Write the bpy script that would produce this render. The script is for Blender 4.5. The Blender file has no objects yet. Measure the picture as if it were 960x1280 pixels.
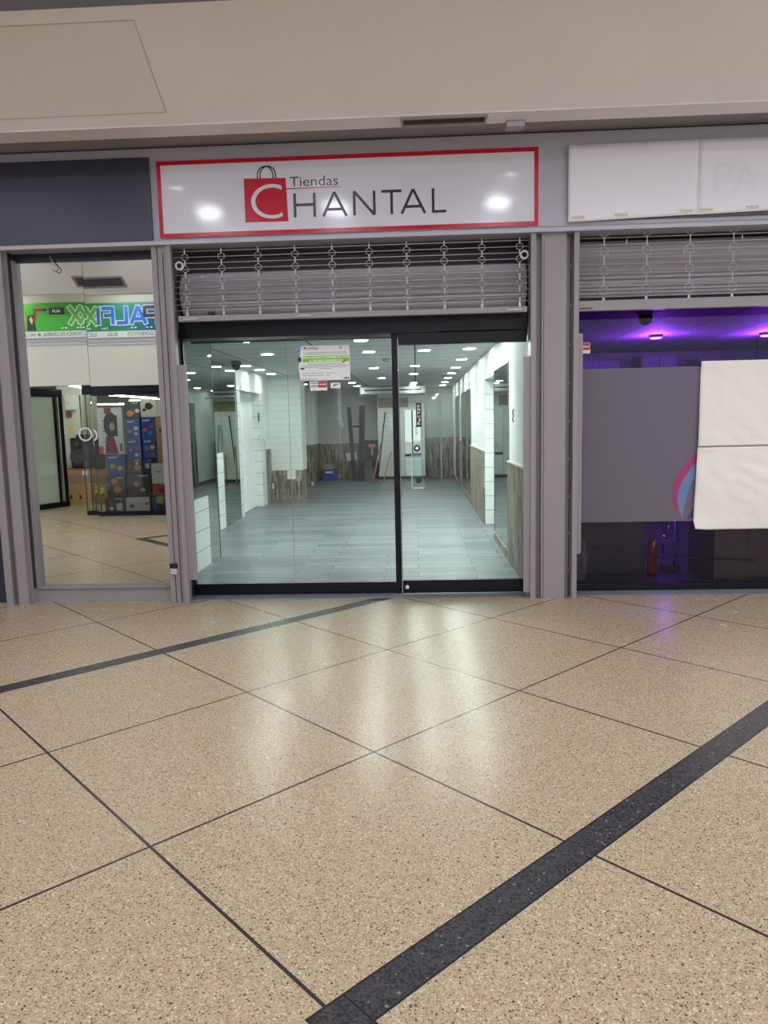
import bpy, bmesh, math, random
from mathutils import Vector, Matrix, noise
random.seed(7)
SC = bpy.context.scene
COL = SC.collection
PI = math.pi

# ------------------------------------------------------------------ materials
def lin(c):
    return tuple(((v/255)/12.92 if v/255 <= .04045 else ((v/255+.055)/1.055)**2.4) for v in c) + (1,)
def newmat(name):
    m = bpy.data.materials.new(name); m.use_nodes = True
    nt = m.node_tree; nt.nodes.clear()
    out = nt.nodes.new('ShaderNodeOutputMaterial')
    return m, nt, out
MC = {}
def M(name, rgb, rough=.5, metal=0, var=.06, vs=6, bump=0, bs=40, spec=.5, coat=0, rvar=0, stretch=None):
    """painted / plastic / metal surface with a little procedural unevenness"""
    if name in MC: return MC[name]
    m, nt, out = newmat(name); N = nt.nodes; L = nt.links
    b = N.new('ShaderNodeBsdfPrincipled'); L.new(b.outputs[0], out.inputs[0])
    tc = N.new('ShaderNodeTexCoord'); src = tc.outputs['Object']
    if stretch:
        mp = N.new('ShaderNodeMapping'); mp.inputs['Scale'].default_value = stretch
        L.new(src, mp.inputs[0]); src = mp.outputs[0]
    nz = N.new('ShaderNodeTexNoise'); nz.inputs['Scale'].default_value = vs; nz.inputs['Detail'].default_value = 4
    L.new(src, nz.inputs['Vector'])
    c = lin(rgb)
    mx = N.new('ShaderNodeMix'); mx.data_type = 'RGBA'
    mx.inputs[6].default_value = tuple(v*(1-var) for v in c[:3])+(1,)
    mx.inputs[7].default_value = tuple(min(1, v*(1+var)) for v in c[:3])+(1,)
    L.new(nz.outputs[0], mx.inputs[0]); L.new(mx.outputs[2], b.inputs['Base Color'])
    b.inputs['Roughness'].default_value = rough; b.inputs['Metallic'].default_value = metal
    b.inputs['Specular IOR Level'].default_value = spec
    b.inputs['Coat Weight'].default_value = coat; b.inputs['Coat Roughness'].default_value = .05
    if rvar:
        mr = N.new('ShaderNodeMapRange'); mr.inputs[3].default_value = rough-rvar; mr.inputs[4].default_value = rough+rvar
        L.new(nz.outputs[0], mr.inputs[0]); L.new(mr.outputs[0], b.inputs['Roughness'])
    if bump:
        n2 = N.new('ShaderNodeTexNoise'); n2.inputs['Scale'].default_value = bs; n2.inputs['Detail'].default_value = 3
        L.new(src, n2.inputs['Vector'])
        bp = N.new('ShaderNodeBump'); bp.inputs['Strength'].default_value = bump; bp.inputs['Distance'].default_value = .01
        L.new(n2.outputs[0], bp.inputs['Height']); L.new(bp.outputs[0], b.inputs['Normal'])
    MC[name] = m
    return m
def emat(name, rgb, s):
    if name in MC: return MC[name]
    m, nt, out = newmat(name)
    e = nt.nodes.new('ShaderNodeEmission'); e.inputs[0].default_value = lin(rgb); e.inputs[1].default_value = s
    nt.links.new(e.outputs[0], out.inputs[0]); MC[name] = m
    return m
def glassmat(name, tint, refl=1.0):
    m, nt, out = newmat(name); N = nt.nodes; L = nt.links
    t = N.new('ShaderNodeBsdfTransparent'); t.inputs[0].default_value = tint+(1,)
    g = N.new('ShaderNodeBsdfGlossy'); g.inputs['Roughness'].default_value = 0.0
    g.inputs[0].default_value = (refl, refl, refl, 1)
    f = N.new('ShaderNodeFresnel'); f.inputs[0].default_value = 1.45
    mx = N.new('ShaderNodeMixShader')
    L.new(f.outputs[0], mx.inputs[0]); L.new(t.outputs[0], mx.inputs[1]); L.new(g.outputs[0], mx.inputs[2])
    L.new(mx.outputs[0], out.inputs[0])
    return m
def mirrormat(name, c):
    m, nt, out = newmat(name)
    g = nt.nodes.new('ShaderNodeBsdfGlossy'); g.inputs[0].default_value = c+(1,); g.inputs['Roughness'].default_value = 0
    nt.links.new(g.outputs[0], out.inputs[0])
    return m

class X:
    """tiny wrapper: arithmetic on shader sockets"""
    nt = None
    def __init__(s, v): s.v = v
    @staticmethod
    def op(o, *a, clamp=False):
        n = X.nt.nodes.new('ShaderNodeMath'); n.operation = o; n.use_clamp = clamp
        for i, q in enumerate(a):
            if isinstance(q, X): X.nt.links.new(q.v, n.inputs[i])
            else: n.inputs[i].default_value = q
        return X(n.outputs[0])
    def __add__(s, o): return X.op('ADD', s, o)
    def __sub__(s, o): return X.op('SUBTRACT', s, o)
    def __mul__(s, o): return X.op('MULTIPLY', s, o)
    def lt(s, o): return X.op('LESS_THAN', s, o)
    def gt(s, o): return X.op('GREATER_THAN', s, o)
    def abs(s): return X.op('ABSOLUTE', s)
    def frac(s): return X.op('FRACT', s)
    def mx(s, o): return X.op('MAXIMUM', s, o)
    def mn(s, o): return X.op('MINIMUM', s, o)
def colmix(fac, a, b, mode='MIX'):
    n = X.nt.nodes.new('ShaderNodeMix'); n.data_type = 'RGBA'; n.blend_type = mode
    for i, q in ((0, fac), (6, a), (7, b)):
        if isinstance(q, X): X.nt.links.new(q.v, n.inputs[i])
        else: n.inputs[i].default_value = q
    return X(n.outputs[2])

GRID = (1.0827727538, -0.98368589, -5.17355657)      # slab size, one joint crossing
def terrazzo():
    m, nt, out = newmat('terrazzo'); X.nt = nt; N = nt.nodes; L = nt.links
    b = N.new('ShaderNodeBsdfPrincipled'); L.new(b.outputs[0], out.inputs[0])
    tc = N.new('ShaderNodeTexCoord'); sp = N.new('ShaderNodeSeparateXYZ'); L.new(tc.outputs['Object'], sp.inputs[0])
    S, ox, oy = GRID; r = math.sqrt(.5)/S
    x = X(sp.outputs[0])-ox; y = X(sp.outputs[1])-oy
    j = (x+y)*r; k = (y-x)*r
    lw = .0060/S
    dj = ((j+.5).frac()-.5).abs(); dk = ((k+.5).frac()-.5).abs()
    line = dj.lt(lw).mx(dk.lt(lw))
    w = .0593
    def leg(a, a0, c, c0, sign):           # strip |a-a0|<w on the side where sign*(c-c0) > -w
        side = ((c-c0)*sign).gt(-w)
        d = (a-a0).abs()
        return d.lt(w)*side, d.gt(w-.0065)*d.lt(w)*side
    bands = [leg(k, 0, j, 1, 1), leg(j, 1, k, 0, -1), leg(k, 3, j, -.63, 1), leg(j, -.63, k, 3, -1)]
    band = bands[0][0]; edge = bands[0][1]
    for q in bands[1:]:
        band = band.mx(q[0]); edge = edge.mx(q[1])
    def vor(scale, rnd=1):
        v = N.new('ShaderNodeTexVoronoi'); v.inputs['Scale'].default_value = scale; v.inputs['Randomness'].default_value = rnd
        L.new(tc.outputs['Object'], v.inputs['Vector'])
        s = N.new('ShaderNodeSeparateColor'); L.new(v.outputs['Color'], s.inputs[0])
        return X(v.outputs['Distance']), X(s.outputs[0]), X(s.outputs[1])
    def ramp(src, stops):
        n = N.new('ShaderNodeValToRGB'); n.color_ramp.interpolation = 'CONSTANT'
        e = n.color_ramp.elements
        while len(e) < len(stops): e.new(.5)
        for q, (p, c) in zip(e, stops): q.position = p; q.color = lin(c)
        L.new(src.v, n.inputs[0]); return X(n.outputs[0])
    d1, r1, s1 = vor(75); d2, r2, s2 = vor(140); d3, r3, s3 = vor(260)
    base = ramp(r3, [(0, (184,164,132)), (.3, (198,178,146)), (.55, (172,150,118)), (.75, (208,190,160)), (.9, (158,134,102))])
    c2 = ramp(r2, [(0, (84,70,56)), (.12, (148,122,92)), (.25, (222,208,182)), (.45, (192,170,136)), (.7, (178,152,120)), (.88, (206,184,150))])
    col = colmix(d2.lt(.42), base, c2)
    c1 = ramp(r1, [(0, (70,58,46)), (.075, (190,150,112)), (.10, (228,216,194)), (.17, (150,128,104)), (.24, (198,178,146))])
    pick = r1.lt(.24)*d1.lt(.30)
    col = colmix(pick, col, c1)
    nz = N.new('ShaderNodeTexNoise'); nz.inputs['Scale'].default_value = 1.3; nz.inputs['Detail'].default_value = 5
    L.new(tc.outputs['Object'], nz.inputs['Vector'])
    col = colmix(X(nz.outputs[0])*.25, col, lin((168,146,122)))
    col = colmix(1.0, col, (.80, .80, .80, 1), 'MULTIPLY')
    dark = ramp(r2, [(0, (44,43,46)), (.25, (60,58,60)), (.6, (70,68,68)), (.985, (120,115,108))])
    dk2 = colmix(d3.lt(.3), dark, lin((48,47,50)))
    col = colmix(line, col, lin((52,50,50)))
    col = colmix(band, col, dk2)
    col = colmix(edge, col, lin((38,37,41)))
    L.new(col.v, b.inputs['Base Color'])
    n2 = N.new('ShaderNodeTexNoise'); n2.inputs['Scale'].default_value = 9; n2.inputs['Detail'].default_value = 4
    L.new(tc.outputs['Object'], n2.inputs['Vector'])
    mr = N.new('ShaderNodeMapRange'); mr.inputs[3].default_value = .21; mr.inputs[4].default_value = .30
    L.new(n2.outputs[0], mr.inputs[0]); L.new(mr.outputs[0], b.inputs['Roughness'])
    b.inputs['Specular IOR Level'].default_value = .21
    bp = N.new('ShaderNodeBump'); bp.inputs['Strength'].default_value = .04; bp.inputs['Distance'].default_value = .002
    L.new(n2.outputs[0], bp.inputs['Height']); L.new(bp.outputs[0], b.inputs['Normal'])
    return m

def brickmat(name, axes, w, h, c1, c2, mortar, msize, rough=.4, offset=.5, bias=0, nvar=.15, nscale=(1,1,1), bump=.3, ns=8, spec=.5):
    """rectangular units laid in rows; axes = (world coordinate along the row, across the rows)"""
    m, nt, out = newmat(name); X.nt = nt; N = nt.nodes; L = nt.links
    b = N.new('ShaderNodeBsdfPrincipled'); L.new(b.outputs[0], out.inputs[0])
    g = N.new('ShaderNodeTexCoord'); sp = N.new('ShaderNodeSeparateXYZ'); L.new(g.outputs['Object'], sp.inputs[0])
    pick = {'x': X(sp.outputs[0]), 'y': X(sp.outputs[1]), 'z': X(sp.outputs[2])}
    pick['h'] = pick['x']+pick['y']
    cb = N.new('ShaderNodeCombineXYZ'); L.new(pick[axes[0]].v, cb.inputs[0]); L.new(pick[axes[1]].v, cb.inputs[1])
    br = N.new('ShaderNodeTexBrick'); br.offset = offset
    L.new(cb.outputs[0], br.inputs['Vector'])
    br.inputs['Color1'].default_value = lin(c1); br.inputs['Color2'].default_value = lin(c2); br.inputs['Mortar'].default_value = lin(mortar)
    br.inputs['Scale'].default_value = 1; br.inputs['Mortar Size'].default_value = msize; br.inputs['Mortar Smooth'].default_value = .1
    br.inputs['Brick Width'].default_value = w; br.inputs['Row Height'].default_value = h; br.inputs['Bias'].default_value = bias
    mp = N.new('ShaderNodeMapping'); mp.inputs['Scale'].default_value = nscale; L.new(g.outputs['Object'], mp.inputs[0])
    nz = N.new('ShaderNodeTexNoise'); nz.inputs['Scale'].default_value = ns; nz.inputs['Detail'].default_value = 6; L.new(mp.outputs[0], nz.inputs['Vector'])
    mr = N.new('ShaderNodeMapRange'); mr.inputs[1].default_value = .25; mr.inputs[2].default_value = .75
    mr.inputs[3].default_value = 1-nvar; mr.inputs[4].default_value = 1+nvar; L.new(nz.outputs[0], mr.inputs[0])
    mx = colmix(1.0, X(br.outputs[0]), X(mr.outputs[0]), 'MULTIPLY')
    L.new(mx.v, b.inputs['Base Color']); b.inputs['Roughness'].default_value = rough
    b.inputs['Specular IOR Level'].default_value = spec
    if bump:
        bp = N.new('ShaderNodeBump'); bp.inputs['Strength'].default_value = bump; bp.inputs['Distance'].default_value = .004; bp.invert = True
        L.new(br.outputs['Fac'], bp.inputs['Height']); L.new(bp.outputs[0], b.inputs['Normal'])
    return m

# ------------------------------------------------------------------ mesh builder
class B:
    def __init__(s): s.bm = bmesh.new()
    def face(s, pts):
        return s.bm.faces.new([s.bm.verts.new(p) for p in pts])
    def box(s, x0, x1, y0, y1, z0, z1, bev=0):
        t = bmesh.new()
        v = [t.verts.new((x, y, z)) for x in (x0, x1) for y in (y0, y1) for z in (z0, z1)]
        for f in ((0,1,3,2),(4,6,7,5),(0,4,5,1),(2,3,7,6),(0,2,6,4),(1,5,7,3)): t.faces.new([v[i] for i in f])
        bmesh.ops.recalc_face_normals(t, faces=t.faces)
        if bev: bmesh.ops.bevel(t, geom=list(t.edges), offset=bev, segments=2, profile=.6, affect='EDGES')
        s.merge(t); return s
    def merge(s, t, mat=None):
        if mat is not None: t.transform(mat)
        me = bpy.data.meshes.new('tmp'); t.to_mesh(me); t.free(); s.bm.from_mesh(me); bpy.data.meshes.remove(me)
    def obox(s, c, sz, rot=(0,0,0), bev=0):
        t = B(); t.box(-sz[0]/2, sz[0]/2, -sz[1]/2, sz[1]/2, -sz[2]/2, sz[2]/2, bev)
        from mathutils import Euler
        mt = Matrix.Translation(c) @ Euler(rot).to_matrix().to_4x4()
        s.merge(t.bm, mt); return s
    def tube(s, pts, r, n=8, cap=True):
        pts = [Vector(p) for p in pts]; rr = r if isinstance(r, (list, tuple)) else [r]*len(pts)
        rings = []; up = None
        for i, p in enumerate(pts):
            d = (pts[min(i+1, len(pts)-1)]-pts[max(i-1, 0)]).normalized()
            if up is None: up = Vector((0,0,1)) if abs(d.z) < .9 else Vector((1,0,0))
            a = d.cross(up)
            if a.length < 1e-4: a = d.orthogonal()
            a.normalize(); b = a.cross(d).normalized(); up = b
            rings.append([s.bm.verts.new(p+(a*math.cos(2*PI*k/n)+b*math.sin(2*PI*k/n))*rr[i]) for k in range(n)])
        for i in range(len(rings)-1):
            for k in range(n):
                f = s.bm.faces.new((rings[i][k], rings[i][(k+1)%n], rings[i+1][(k+1)%n], rings[i+1][k])); f.smooth = True
        if cap:
            s.bm.faces.new(rings[0][::-1]); s.bm.faces.new(rings[-1])
        return s
    def loop(s, pts, r, n=6):
        pts = [Vector(p) for p in pts]; return s.tube(pts+[pts[0], ], r, n)
    def lathe(s, prof, c, axis='z', n=24):
        ax = {'z': lambda r, h, a: (r*math.cos(a), r*math.sin(a), h), 'x': lambda r, h, a: (h, r*math.cos(a), r*math.sin(a)), 'y': lambda r, h, a: (r*math.cos(a), h, r*math.sin(a))}[axis]
        c = Vector(c); rings = []
        for r, h in prof: rings.append([s.bm.verts.new(c+Vector(ax(max(r, 1e-4), h, 2*PI*k/n))) for k in range(n)])
        for i in range(len(rings)-1):
            for k in range(n):
                f = s.bm.faces.new((rings[i][k], rings[i][(k+1)%n], rings[i+1][(k+1)%n], rings[i+1][k])); f.smooth = True
        if Vector(prof[0]) != Vector(prof[-1]): s.bm.faces.new(rings[0][::-1]); s.bm.faces.new(rings[-1])
        return s
    def prism(s, poly, axis, a0, a1):
        """closed 2-D outline swept along a world axis"""
        mk = {'x': lambda p, a: (a, p[0], p[1]), 'y': lambda p, a: (p[0], a, p[1]), 'z': lambda p, a: (p[0], p[1], a)}[axis]
        t = bmesh.new()
        v0 = [t.verts.new(mk(p, a0)) for p in poly]; v1 = [t.verts.new(mk(p, a1)) for p in poly]; n = len(poly)
        t.faces.new(v0[::-1]); t.faces.new(v1)
        for i in range(n): t.faces.new((v0[i], v0[(i+1)%n], v1[(i+1)%n], v1[i]))
        bmesh.ops.recalc_face_normals(t, faces=t.faces); s.merge(t); return s
    def flat(s, poly, fr, d0=0, d1=.001):
        """2-D outline lying in a frame (origin, u, v); given thickness along u x v"""
        o, u, v = fr; n = u.cross(v)
        t = bmesh.new()
        a = [t.verts.new(o+u*p[0]+v*p[1]+n*d0) for p in poly]; b = [t.verts.new(o+u*p[0]+v*p[1]+n*d1) for p in poly]; k = len(poly)
        t.faces.new(a[::-1]); t.faces.new(b)
        for i in range(k): t.faces.new((a[i], a[(i+1)%k], b[(i+1)%k], b[i]))
        bmesh.ops.recalc_face_normals(t, faces=t.faces); s.merge(t); return s
    def rect(s, x0, x1, y0, y1, fr, d0=0, d1=.001): return s.flat([(x0,y0),(x1,y0),(x1,y1),(x0,y1)], fr, d0, d1)
    def disc(s, cx, cy, rx, ry, fr, d0=0, d1=.001, n=24): return s.flat([(cx+rx*math.cos(2*PI*k/n), cy+ry*math.sin(2*PI*k/n)) for k in range(n)], fr, d0, d1)
    def stroke(s, pts, w, fr, d0=0, d1=.001, cap=0):
        for (ax, ay), (bx, by) in zip(pts[:-1], pts[1:]):
            s.ns = (getattr(s, 'ns', 0)+1) % 7; dd = .00013*s.ns
            dx, dy = bx-ax, by-ay; l = math.hypot(dx, dy); ux, uy = dx/l, dy/l; nx, ny = -uy*w/2, ux*w/2
            ex, ey = ux*cap, uy*cap
            s.flat([(ax-ex+nx, ay-ey+ny), (ax-ex-nx, ay-ey-ny), (bx+ex-nx, by+ey-ny), (bx+ex+nx, by+ey+ny)], fr, d0, d1+dd)
        return s
    def text(s, body, x0, x1, y0, y1, fr, d0=0, d1=.001, bold=0):
        cu = bpy.data.curves.new('t', 'FONT'); cu.body = body; cu.size = 1; cu.offset = bold; cu.resolution_u = 3; cu.extrude = .01
        ob = bpy.data.objects.new('t', cu); COL.objects.link(ob)
        dg = bpy.context.evaluated_depsgraph_get()
        me = bpy.data.meshes.new_from_object(ob.evaluated_get(dg))
        bpy.data.objects.remove(ob); bpy.data.curves.remove(cu)
        xs = [v.co.x for v in me.vertices]; ys = [v.co.y for v in me.vertices]
        ax, bx, ay, by = min(xs), max(xs), min(ys), max(ys)
        o, u, v = fr; n = u.cross(v)
        for q in me.vertices:
            px = x0+(q.co.x-ax)/(bx-ax)*(x1-x0); py = y0+(q.co.y-ay)/(by-ay)*(y1-y0)
            q.co = o+u*px+v*py+n*(d1 if q.co.z > 0 else d0)
        s.bm.from_mesh(me); bpy.data.meshes.remove(me); return s
    def build(s, name, mat, parent=None, origin=None):
        bm = s.bm
        if parent is not None and origin is None: origin = world_loc(parent)
        if origin is None:
            lo = [min(v.co[i] for v in bm.verts) for i in range(3)]; hi = [max(v.co[i] for v in bm.verts) for i in range(3)]
            origin = ((lo[0]+hi[0])/2, (lo[1]+hi[1])/2, lo[2])
        o = Vector(origin)
        bmesh.ops.translate(bm, verts=bm.verts, vec=-o)
        me = bpy.data.meshes.new(name); bm.to_mesh(me); bm.free(); me.materials.append(mat)
        ob = bpy.data.objects.new(name, me); COL.objects.link(ob)
        if parent is not None:
            ob.parent = parent; ob.location = o-world_loc(parent)
        else: ob.location = o
        return ob
def world_loc(o):
    v = Vector((0,0,0))
    while o is not None: v = v+o.location; o = o.parent
    return v
def tag(o, label, cat, group=None, kind=None):
    o['label'] = label; o['category'] = cat
    if group: o['group'] = group
    if kind: o['kind'] = kind
    return o
def thing(name, loc, label, cat, group=None, kind=None):
    o = bpy.data.objects.new(name, None); COL.objects.link(o); o.location = loc; o.empty_display_size = .1
    return tag(o, label, cat, group, kind)
def struct(name, b, mat, label, cat, origin=(0,0,0)):
    return tag(b.build(name, mat, origin=origin), label, cat, kind='structure')
FRONT = lambda x=0, y=0, z=0: (Vector((x, y, z)), Vector((1,0,0)), Vector((0,0,1)))      # faces the viewer (-y)
BACKW = lambda x=0, y=0, z=0: (Vector((x, y, z)), Vector((-1,0,0)), Vector((0,0,1)))     # faces +y
YZ = lambda x: (Vector((x,0,0)), Vector((0,-1,0)), Vector((0,0,1)))                       # faces -x

# palette
GREY = M('grey_paint', (178,176,189), .38, var=.05, vs=3, bump=.05, bs=30)
GREYP = M('grey_pillar_paint', (140,133,135), .36, var=.05, vs=3, bump=.05, bs=30)
GREY2 = M('grey_paint_ceiling', (150,145,147), .5, var=.05, vs=3)
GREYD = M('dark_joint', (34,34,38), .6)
CREAM = M('cream_textured_paint', (233,232,236), .42, var=.04, vs=2, bump=.22, bs=70)
CREAMS = M('cream_smooth_paint', (229,227,229), .4, var=.03, vs=2, bump=.04, bs=20)
WHITEP = M('white_wall_paint', (232,236,234), .6, var=.02, vs=3)
BLACK = M('black_aluminium', (14,14,24), .3, var=.1, vs=4, spec=.22)
BLACKP = M('black_plastic', (22,22,25), .4, var=.1)
STEEL = M('dull_steel', (184,180,183), .4, metal=.3, var=.08, vs=12)
COILM = M('galvanised_coil', (152,147,152), .45, metal=.1, var=.2, vs=5, stretch=(.6,6,6))
CHROME = M('chrome', (210,212,214), .12, metal=1, var=.03)
GLASS = glassmat('clear_glass', (.94,.975,.955), .4)
PGLASS = glassmat('dark_shop_glass', (.80,.77,.84), .3)
ACRYL = glassmat('acrylic', (.86,.95,.94), 1.0)
MIRROR = mirrormat('mirror_silver', (.84,.87,.83))
MIRROR2 = mirrormat('greenish_mirror', (.62,.68,.64))
STONE = brickmat('stacked_stone', 'zh', .26, .036, (168,158,140), (84,78,71), (64,59,53), .0016, rough=.55, nvar=.28, nscale=(3,3,.8), ns=11, bump=.8)
SHIP = brickmat('white_board_cladding', 'hz', 2.4, .125, (226,230,224), (222,226,220), (184,190,183), .003, rough=.35, offset=.37, nvar=.03)
TILEW = brickmat('white_wall_tile', 'hz', 1.3, .206, (228,234,230), (222,228,225), (120,124,122), .0035, rough=.18, offset=.0, nvar=.03)
PLANK = brickmat('grey_plank_tile', 'xy', .9, .2, (120,126,132), (86,93,100), (60,65,71), .007, rough=.36, offset=.37, nvar=.26, nscale=(.8,4,1), ns=5, bump=.2)
CTILE = brickmat('ceiling_tile', 'xy', 1.22, .61, (232,236,234), (226,230,228), (70,74,76), .011, rough=.8, offset=0, nvar=.03, bump=.2)
# ================================================================== SETTING
struct('floor', B().box(-15, 10, -22.5, .10, -.12, 0), terrazzo(), 'cream speckled terrazzo mall floor with dark diagonal joints and bands', 'floor')
struct('floor_threshold', B().box(-2.05, .93, .10, .44, -.12, .002), M('threshold_tile', (118,122,130), .4, var=.12, vs=14), 'grey tile threshold under the glass storefront', 'threshold')
struct('floor_threshold', B().box(1.31, 6, .10, .44, -.12, .002), MC['threshold_tile'], 'grey tile threshold under the purple shop glass', 'threshold')
struct('floor_shop', B().box(-3.7, 1.26, .44, 14.1, -.12, 0), PLANK, 'grey plank tiled floor inside the empty shop', 'floor')
struct('ceiling_shop', B().box(-3.7, 1.26, .60, 14.1, 2.42, 2.5), CTILE, 'suspended tile ceiling inside the empty shop', 'ceiling')

# facade upper wall and lintel
b = B().box(-7, 6, .0, .16, 2.955, 3.70)
struct('wall_front', b, GREY, 'grey painted fascia wall above the shopfronts', 'wall')
b = B().box(-7, 6, .07, .16, 3.70, 3.80); struct('trim_1', b, GREYD, 'recessed strip coloured dark as the shade between fascia and soffit', 'trim')  # shade of the gap is put into the dark colour
b = B().prism([(.0,2.955),(-.028,2.955),(-.028,2.985),(-.012,3.0),(0,3.0)], 'x', -7, 6)
struct('trim_2', b, GREY, 'grey lip along the bottom of the fascia', 'trim')
# soffit and sloped ceiling (both sides of the corridor)
def slope(sgn, y0, name, label):
    f = lambda y, z: (y0+sgn*y, z)
    poly = [f(-.66,3.62), f(-.45,3.62), f(-.45,3.74), f(.06,3.74), f(.06,4.6), f(-1.37,4.6), f(-1.37,4.03)]
    return poly
b = B().prism([(-.45,3.722),(.035,3.722),(.035,3.80),(-.45,3.80)], 'x', -10, 8)
struct('ceiling_soffit', b, GREY2, 'grey recessed soffit strip above the shop signs', 'ceiling')
b = B().prism([(-.66,3.62),(-.655,3.612),(-.46,3.612),(-.45,3.62),(-.45,3.86),(-1.375,4.08),(-1.375,4.03)], 'x', -10, 8)
struct('ceiling_slope', b, CREAM, 'sloped cream textured ceiling above the storefront', 'ceiling')
YO = -6.02
b = B().prism([(YO+.66,3.62),(YO+.655,3.612),(YO+.46,3.612),(YO+.45,3.62),(YO+.45,3.86),(YO+1.375,4.08),(YO+1.375,4.03)], 'x', -10, 8)
struct('ceiling_slope', b, CREAMS, 'sloped cream ceiling on the opposite side, seen in the mirror', 'ceiling')
b = B().prism([(YO+.45,3.745),(YO-.02,3.745),(YO-.02,3.80),(YO+.45,3.80)], 'x', -10, 8)
struct('ceiling_soffit', b, GREY2, 'grey soffit above the opposite shop, seen in the mirror', 'ceiling')
b = B().box(-10, 8, YO+1.375, -1.375, 4.03, 4.10)
struct('ceiling', b, M('upper_ceiling_paint', (128,128,142), .6), 'flat grey mall ceiling between the two cream slopes', 'ceiling')

# access panel in the slope
c29, s29 = math.cos(math.radians(29.9)), math.sin(math.radians(29.9))
SL = (Vector((0,-.66,3.62)), Vector((1,0,0)), Vector((0,-(1.37-.66),.41)).normalized())   # u x v points down/out
def slp(x, d): return (x, d)
t = thing('trim_18', (-2.4, -1.02, 3.82), 'flush cream access panel set in the sloped ceiling at upper left', 'access panel', kind='structure')
B().rect(-3.9, -1.70, .10, .73, SL, .000, .004).build('panel', CREAMS, t)
fr = B()
for q in (((-3.9,.10),(-1.695,.10)), ((-1.695,.10),(-1.69,.735)), ((-1.69,.735),(-3.9,.735))):
    fr.stroke(q, .006, SL, .002, .0052)
fr.build('joint', M('panel_joint', (196,189,182), .6), t)
# air vent in lip
def vent(x0, x1, y0, y1, z, label):
    t = thing('air_vent', ((x0+x1)/2, (y0+y1)/2, z), label, 'vent')
    f = B(); w = .016
    f.box(x0, x1, y0, y0+w, z-.014, z+.004).box(x0, x1, y1-w, y1, z-.014, z+.004).box(x0, x0+w, y0+w, y1-w, z-.014, z+.004).box(x1-w, x1, y0+w, y1-w, z-.014, z+.004)
    f.build('frame', M('vent_metal', (150,146,144), .45, metal=.2), t)
    B().box(x0+w, x1-w, y0+w, y1-w, z-.001, z+.003).build('backing', M('vent_dark', (40,40,44), .7), t)
    n = max(3, int((y1-y0-2*w)/.014)); s = B()
    for i in range(n):
        y = y0+w+(i+.5)*(y1-y0-2*w)/n
        s.obox(((x0+x1)/2, y, z-.006), (x1-x0-2*w, .010, .0018), (math.radians(35),0,0))
    s.build('slats', M('vent_slat', (104,102,108), .5), t)
vent(-.07, .535, -.635, -.50, 3.612, 'grey louvred air vent in the cream ceiling lip above the sign')
t = thing('ceiling_junction_box', (.745, -.47, 3.57), 'small grey box hanging from the soffit lip right of the vent', 'box')
B().box(.68, .81, -.51, -.43, 3.565, 3.64, .004).build('housing', GREY2, t)
B().box(.685, .805, -.514, -.509, 3.572, 3.605, .001).build('cover', GREY, t)

# lamps of the mall ceiling
MALL = emat('mall_lamp_glow', (240,242,255), 96)
for rn, yy in (('nearest the storefront', -1.80), ('along the middle', -3.03), ('nearest the opposite shop', -4.44)):
    for i, xx in enumerate((-7.6, -5.9, -4.15, -2.43, -.90, 1.0, 2.7, 4.4, 6.1)):
        t = thing('ceiling_downlight', (xx, yy, 4.03), 'mall ceiling downlight, number %d from the left, row %s' % (i+1, rn), 'ceiling light', 'mall corridor downlights')
        B().lathe([(.128,.0),(.155,.0),(.155,-.012),(.128,-.012),(.128,.0)] if yy < -2 else [(.128,.0),(.150,.0),(.150,-.075),(.128,-.075),(.128,.0)], (xx, yy, 4.03), 'z', 28).build('trim_ring', M('white_metal', (225,225,225), .4), t)  # storefront row gets a deep shroud, added to keep lamp light off the slope
        B().lathe([(.127,-.008),(.127,-.002)], (xx, yy, 4.03), 'z', 28).build('lens', MALL, t)

# ------------------------------------------------------------------ pillars / cladding between the shops
b = B().box(-2.125, -2.0, .02, .2, 0, 2.955)
struct('trim_3', b, GREYP, 'grey metal cladding strip between mirror and shutter rail', 'trim')
b = B().box(-2.078, -2.076, .012, .02, 0, 2.955).box(-2.031, -2.029, .010, .02, 0, 2.9); struct('trim_4', b, GREYD, 'thin dark joints in the left cladding strip', 'trim')
b = B().box(1.02, 1.215, .02, .3, 0, 2.955).box(.972, 1.02, .075, .3, 0, 2.955).box(1.215, 1.272, .09, .3, 0, 2.955)
struct('trim_5', b, GREYP, 'grey metal pillar between the empty shop and the purple shop', 'trim')
b = B().box(-3.45, -3.365, .0, .3, 0, 2.955).box(-3.50, -3.45, .06, .3, 0, 2.955).box(-3.365,-3.345,.05,.3,0,2.955).box(-3.56,-3.50,0,.3,0,2.955).box(-3.575,-3.56,.02,.1,.12,2.955)
struct('trim_6', b, GREYP, 'grey metal pillar at the left edge of the mirror', 'trim')
b = B().box(-3.350, -3.338, .06, .2, .13, 2.955); struct('trim_7', b, GREYD, 'dark joint beside the mirror', 'trim')
b = B().box(-3.35, -2.12, .12, .22, 0, .125).box(-3.35,-2.12,.10,.22,.118,.135)
struct('baseboard_front', b, GREYP, 'grey plinth under the mirror', 'baseboard')
b = B().box(-3.35, -2.12, .14, .22, 2.885, 2.955); struct('trim_8', b, M('navy_black', (20,22,40), .4), 'dark header over the mirror', 'trim')
b = B().box(-3.340, -3.318, .10, .2, .13, 2.9).box(-2.127,-2.12,.10,.2,.13,2.9)
struct('trim_9', b, GREYP, 'grey upright frame of the mirror', 'trim')
b = B().box(1.258, 1.266, .086, .092, 0, 2.955).box(1.036,1.039,.017,.021,0,2.9); struct('trim_19', b, GREYD, 'thin dark slots along the pillar', 'trim')
b = B()
for i in range(9): b.box(1.254, 1.270, .080, .087, .22+.31*i, .245+.31*i)
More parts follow.
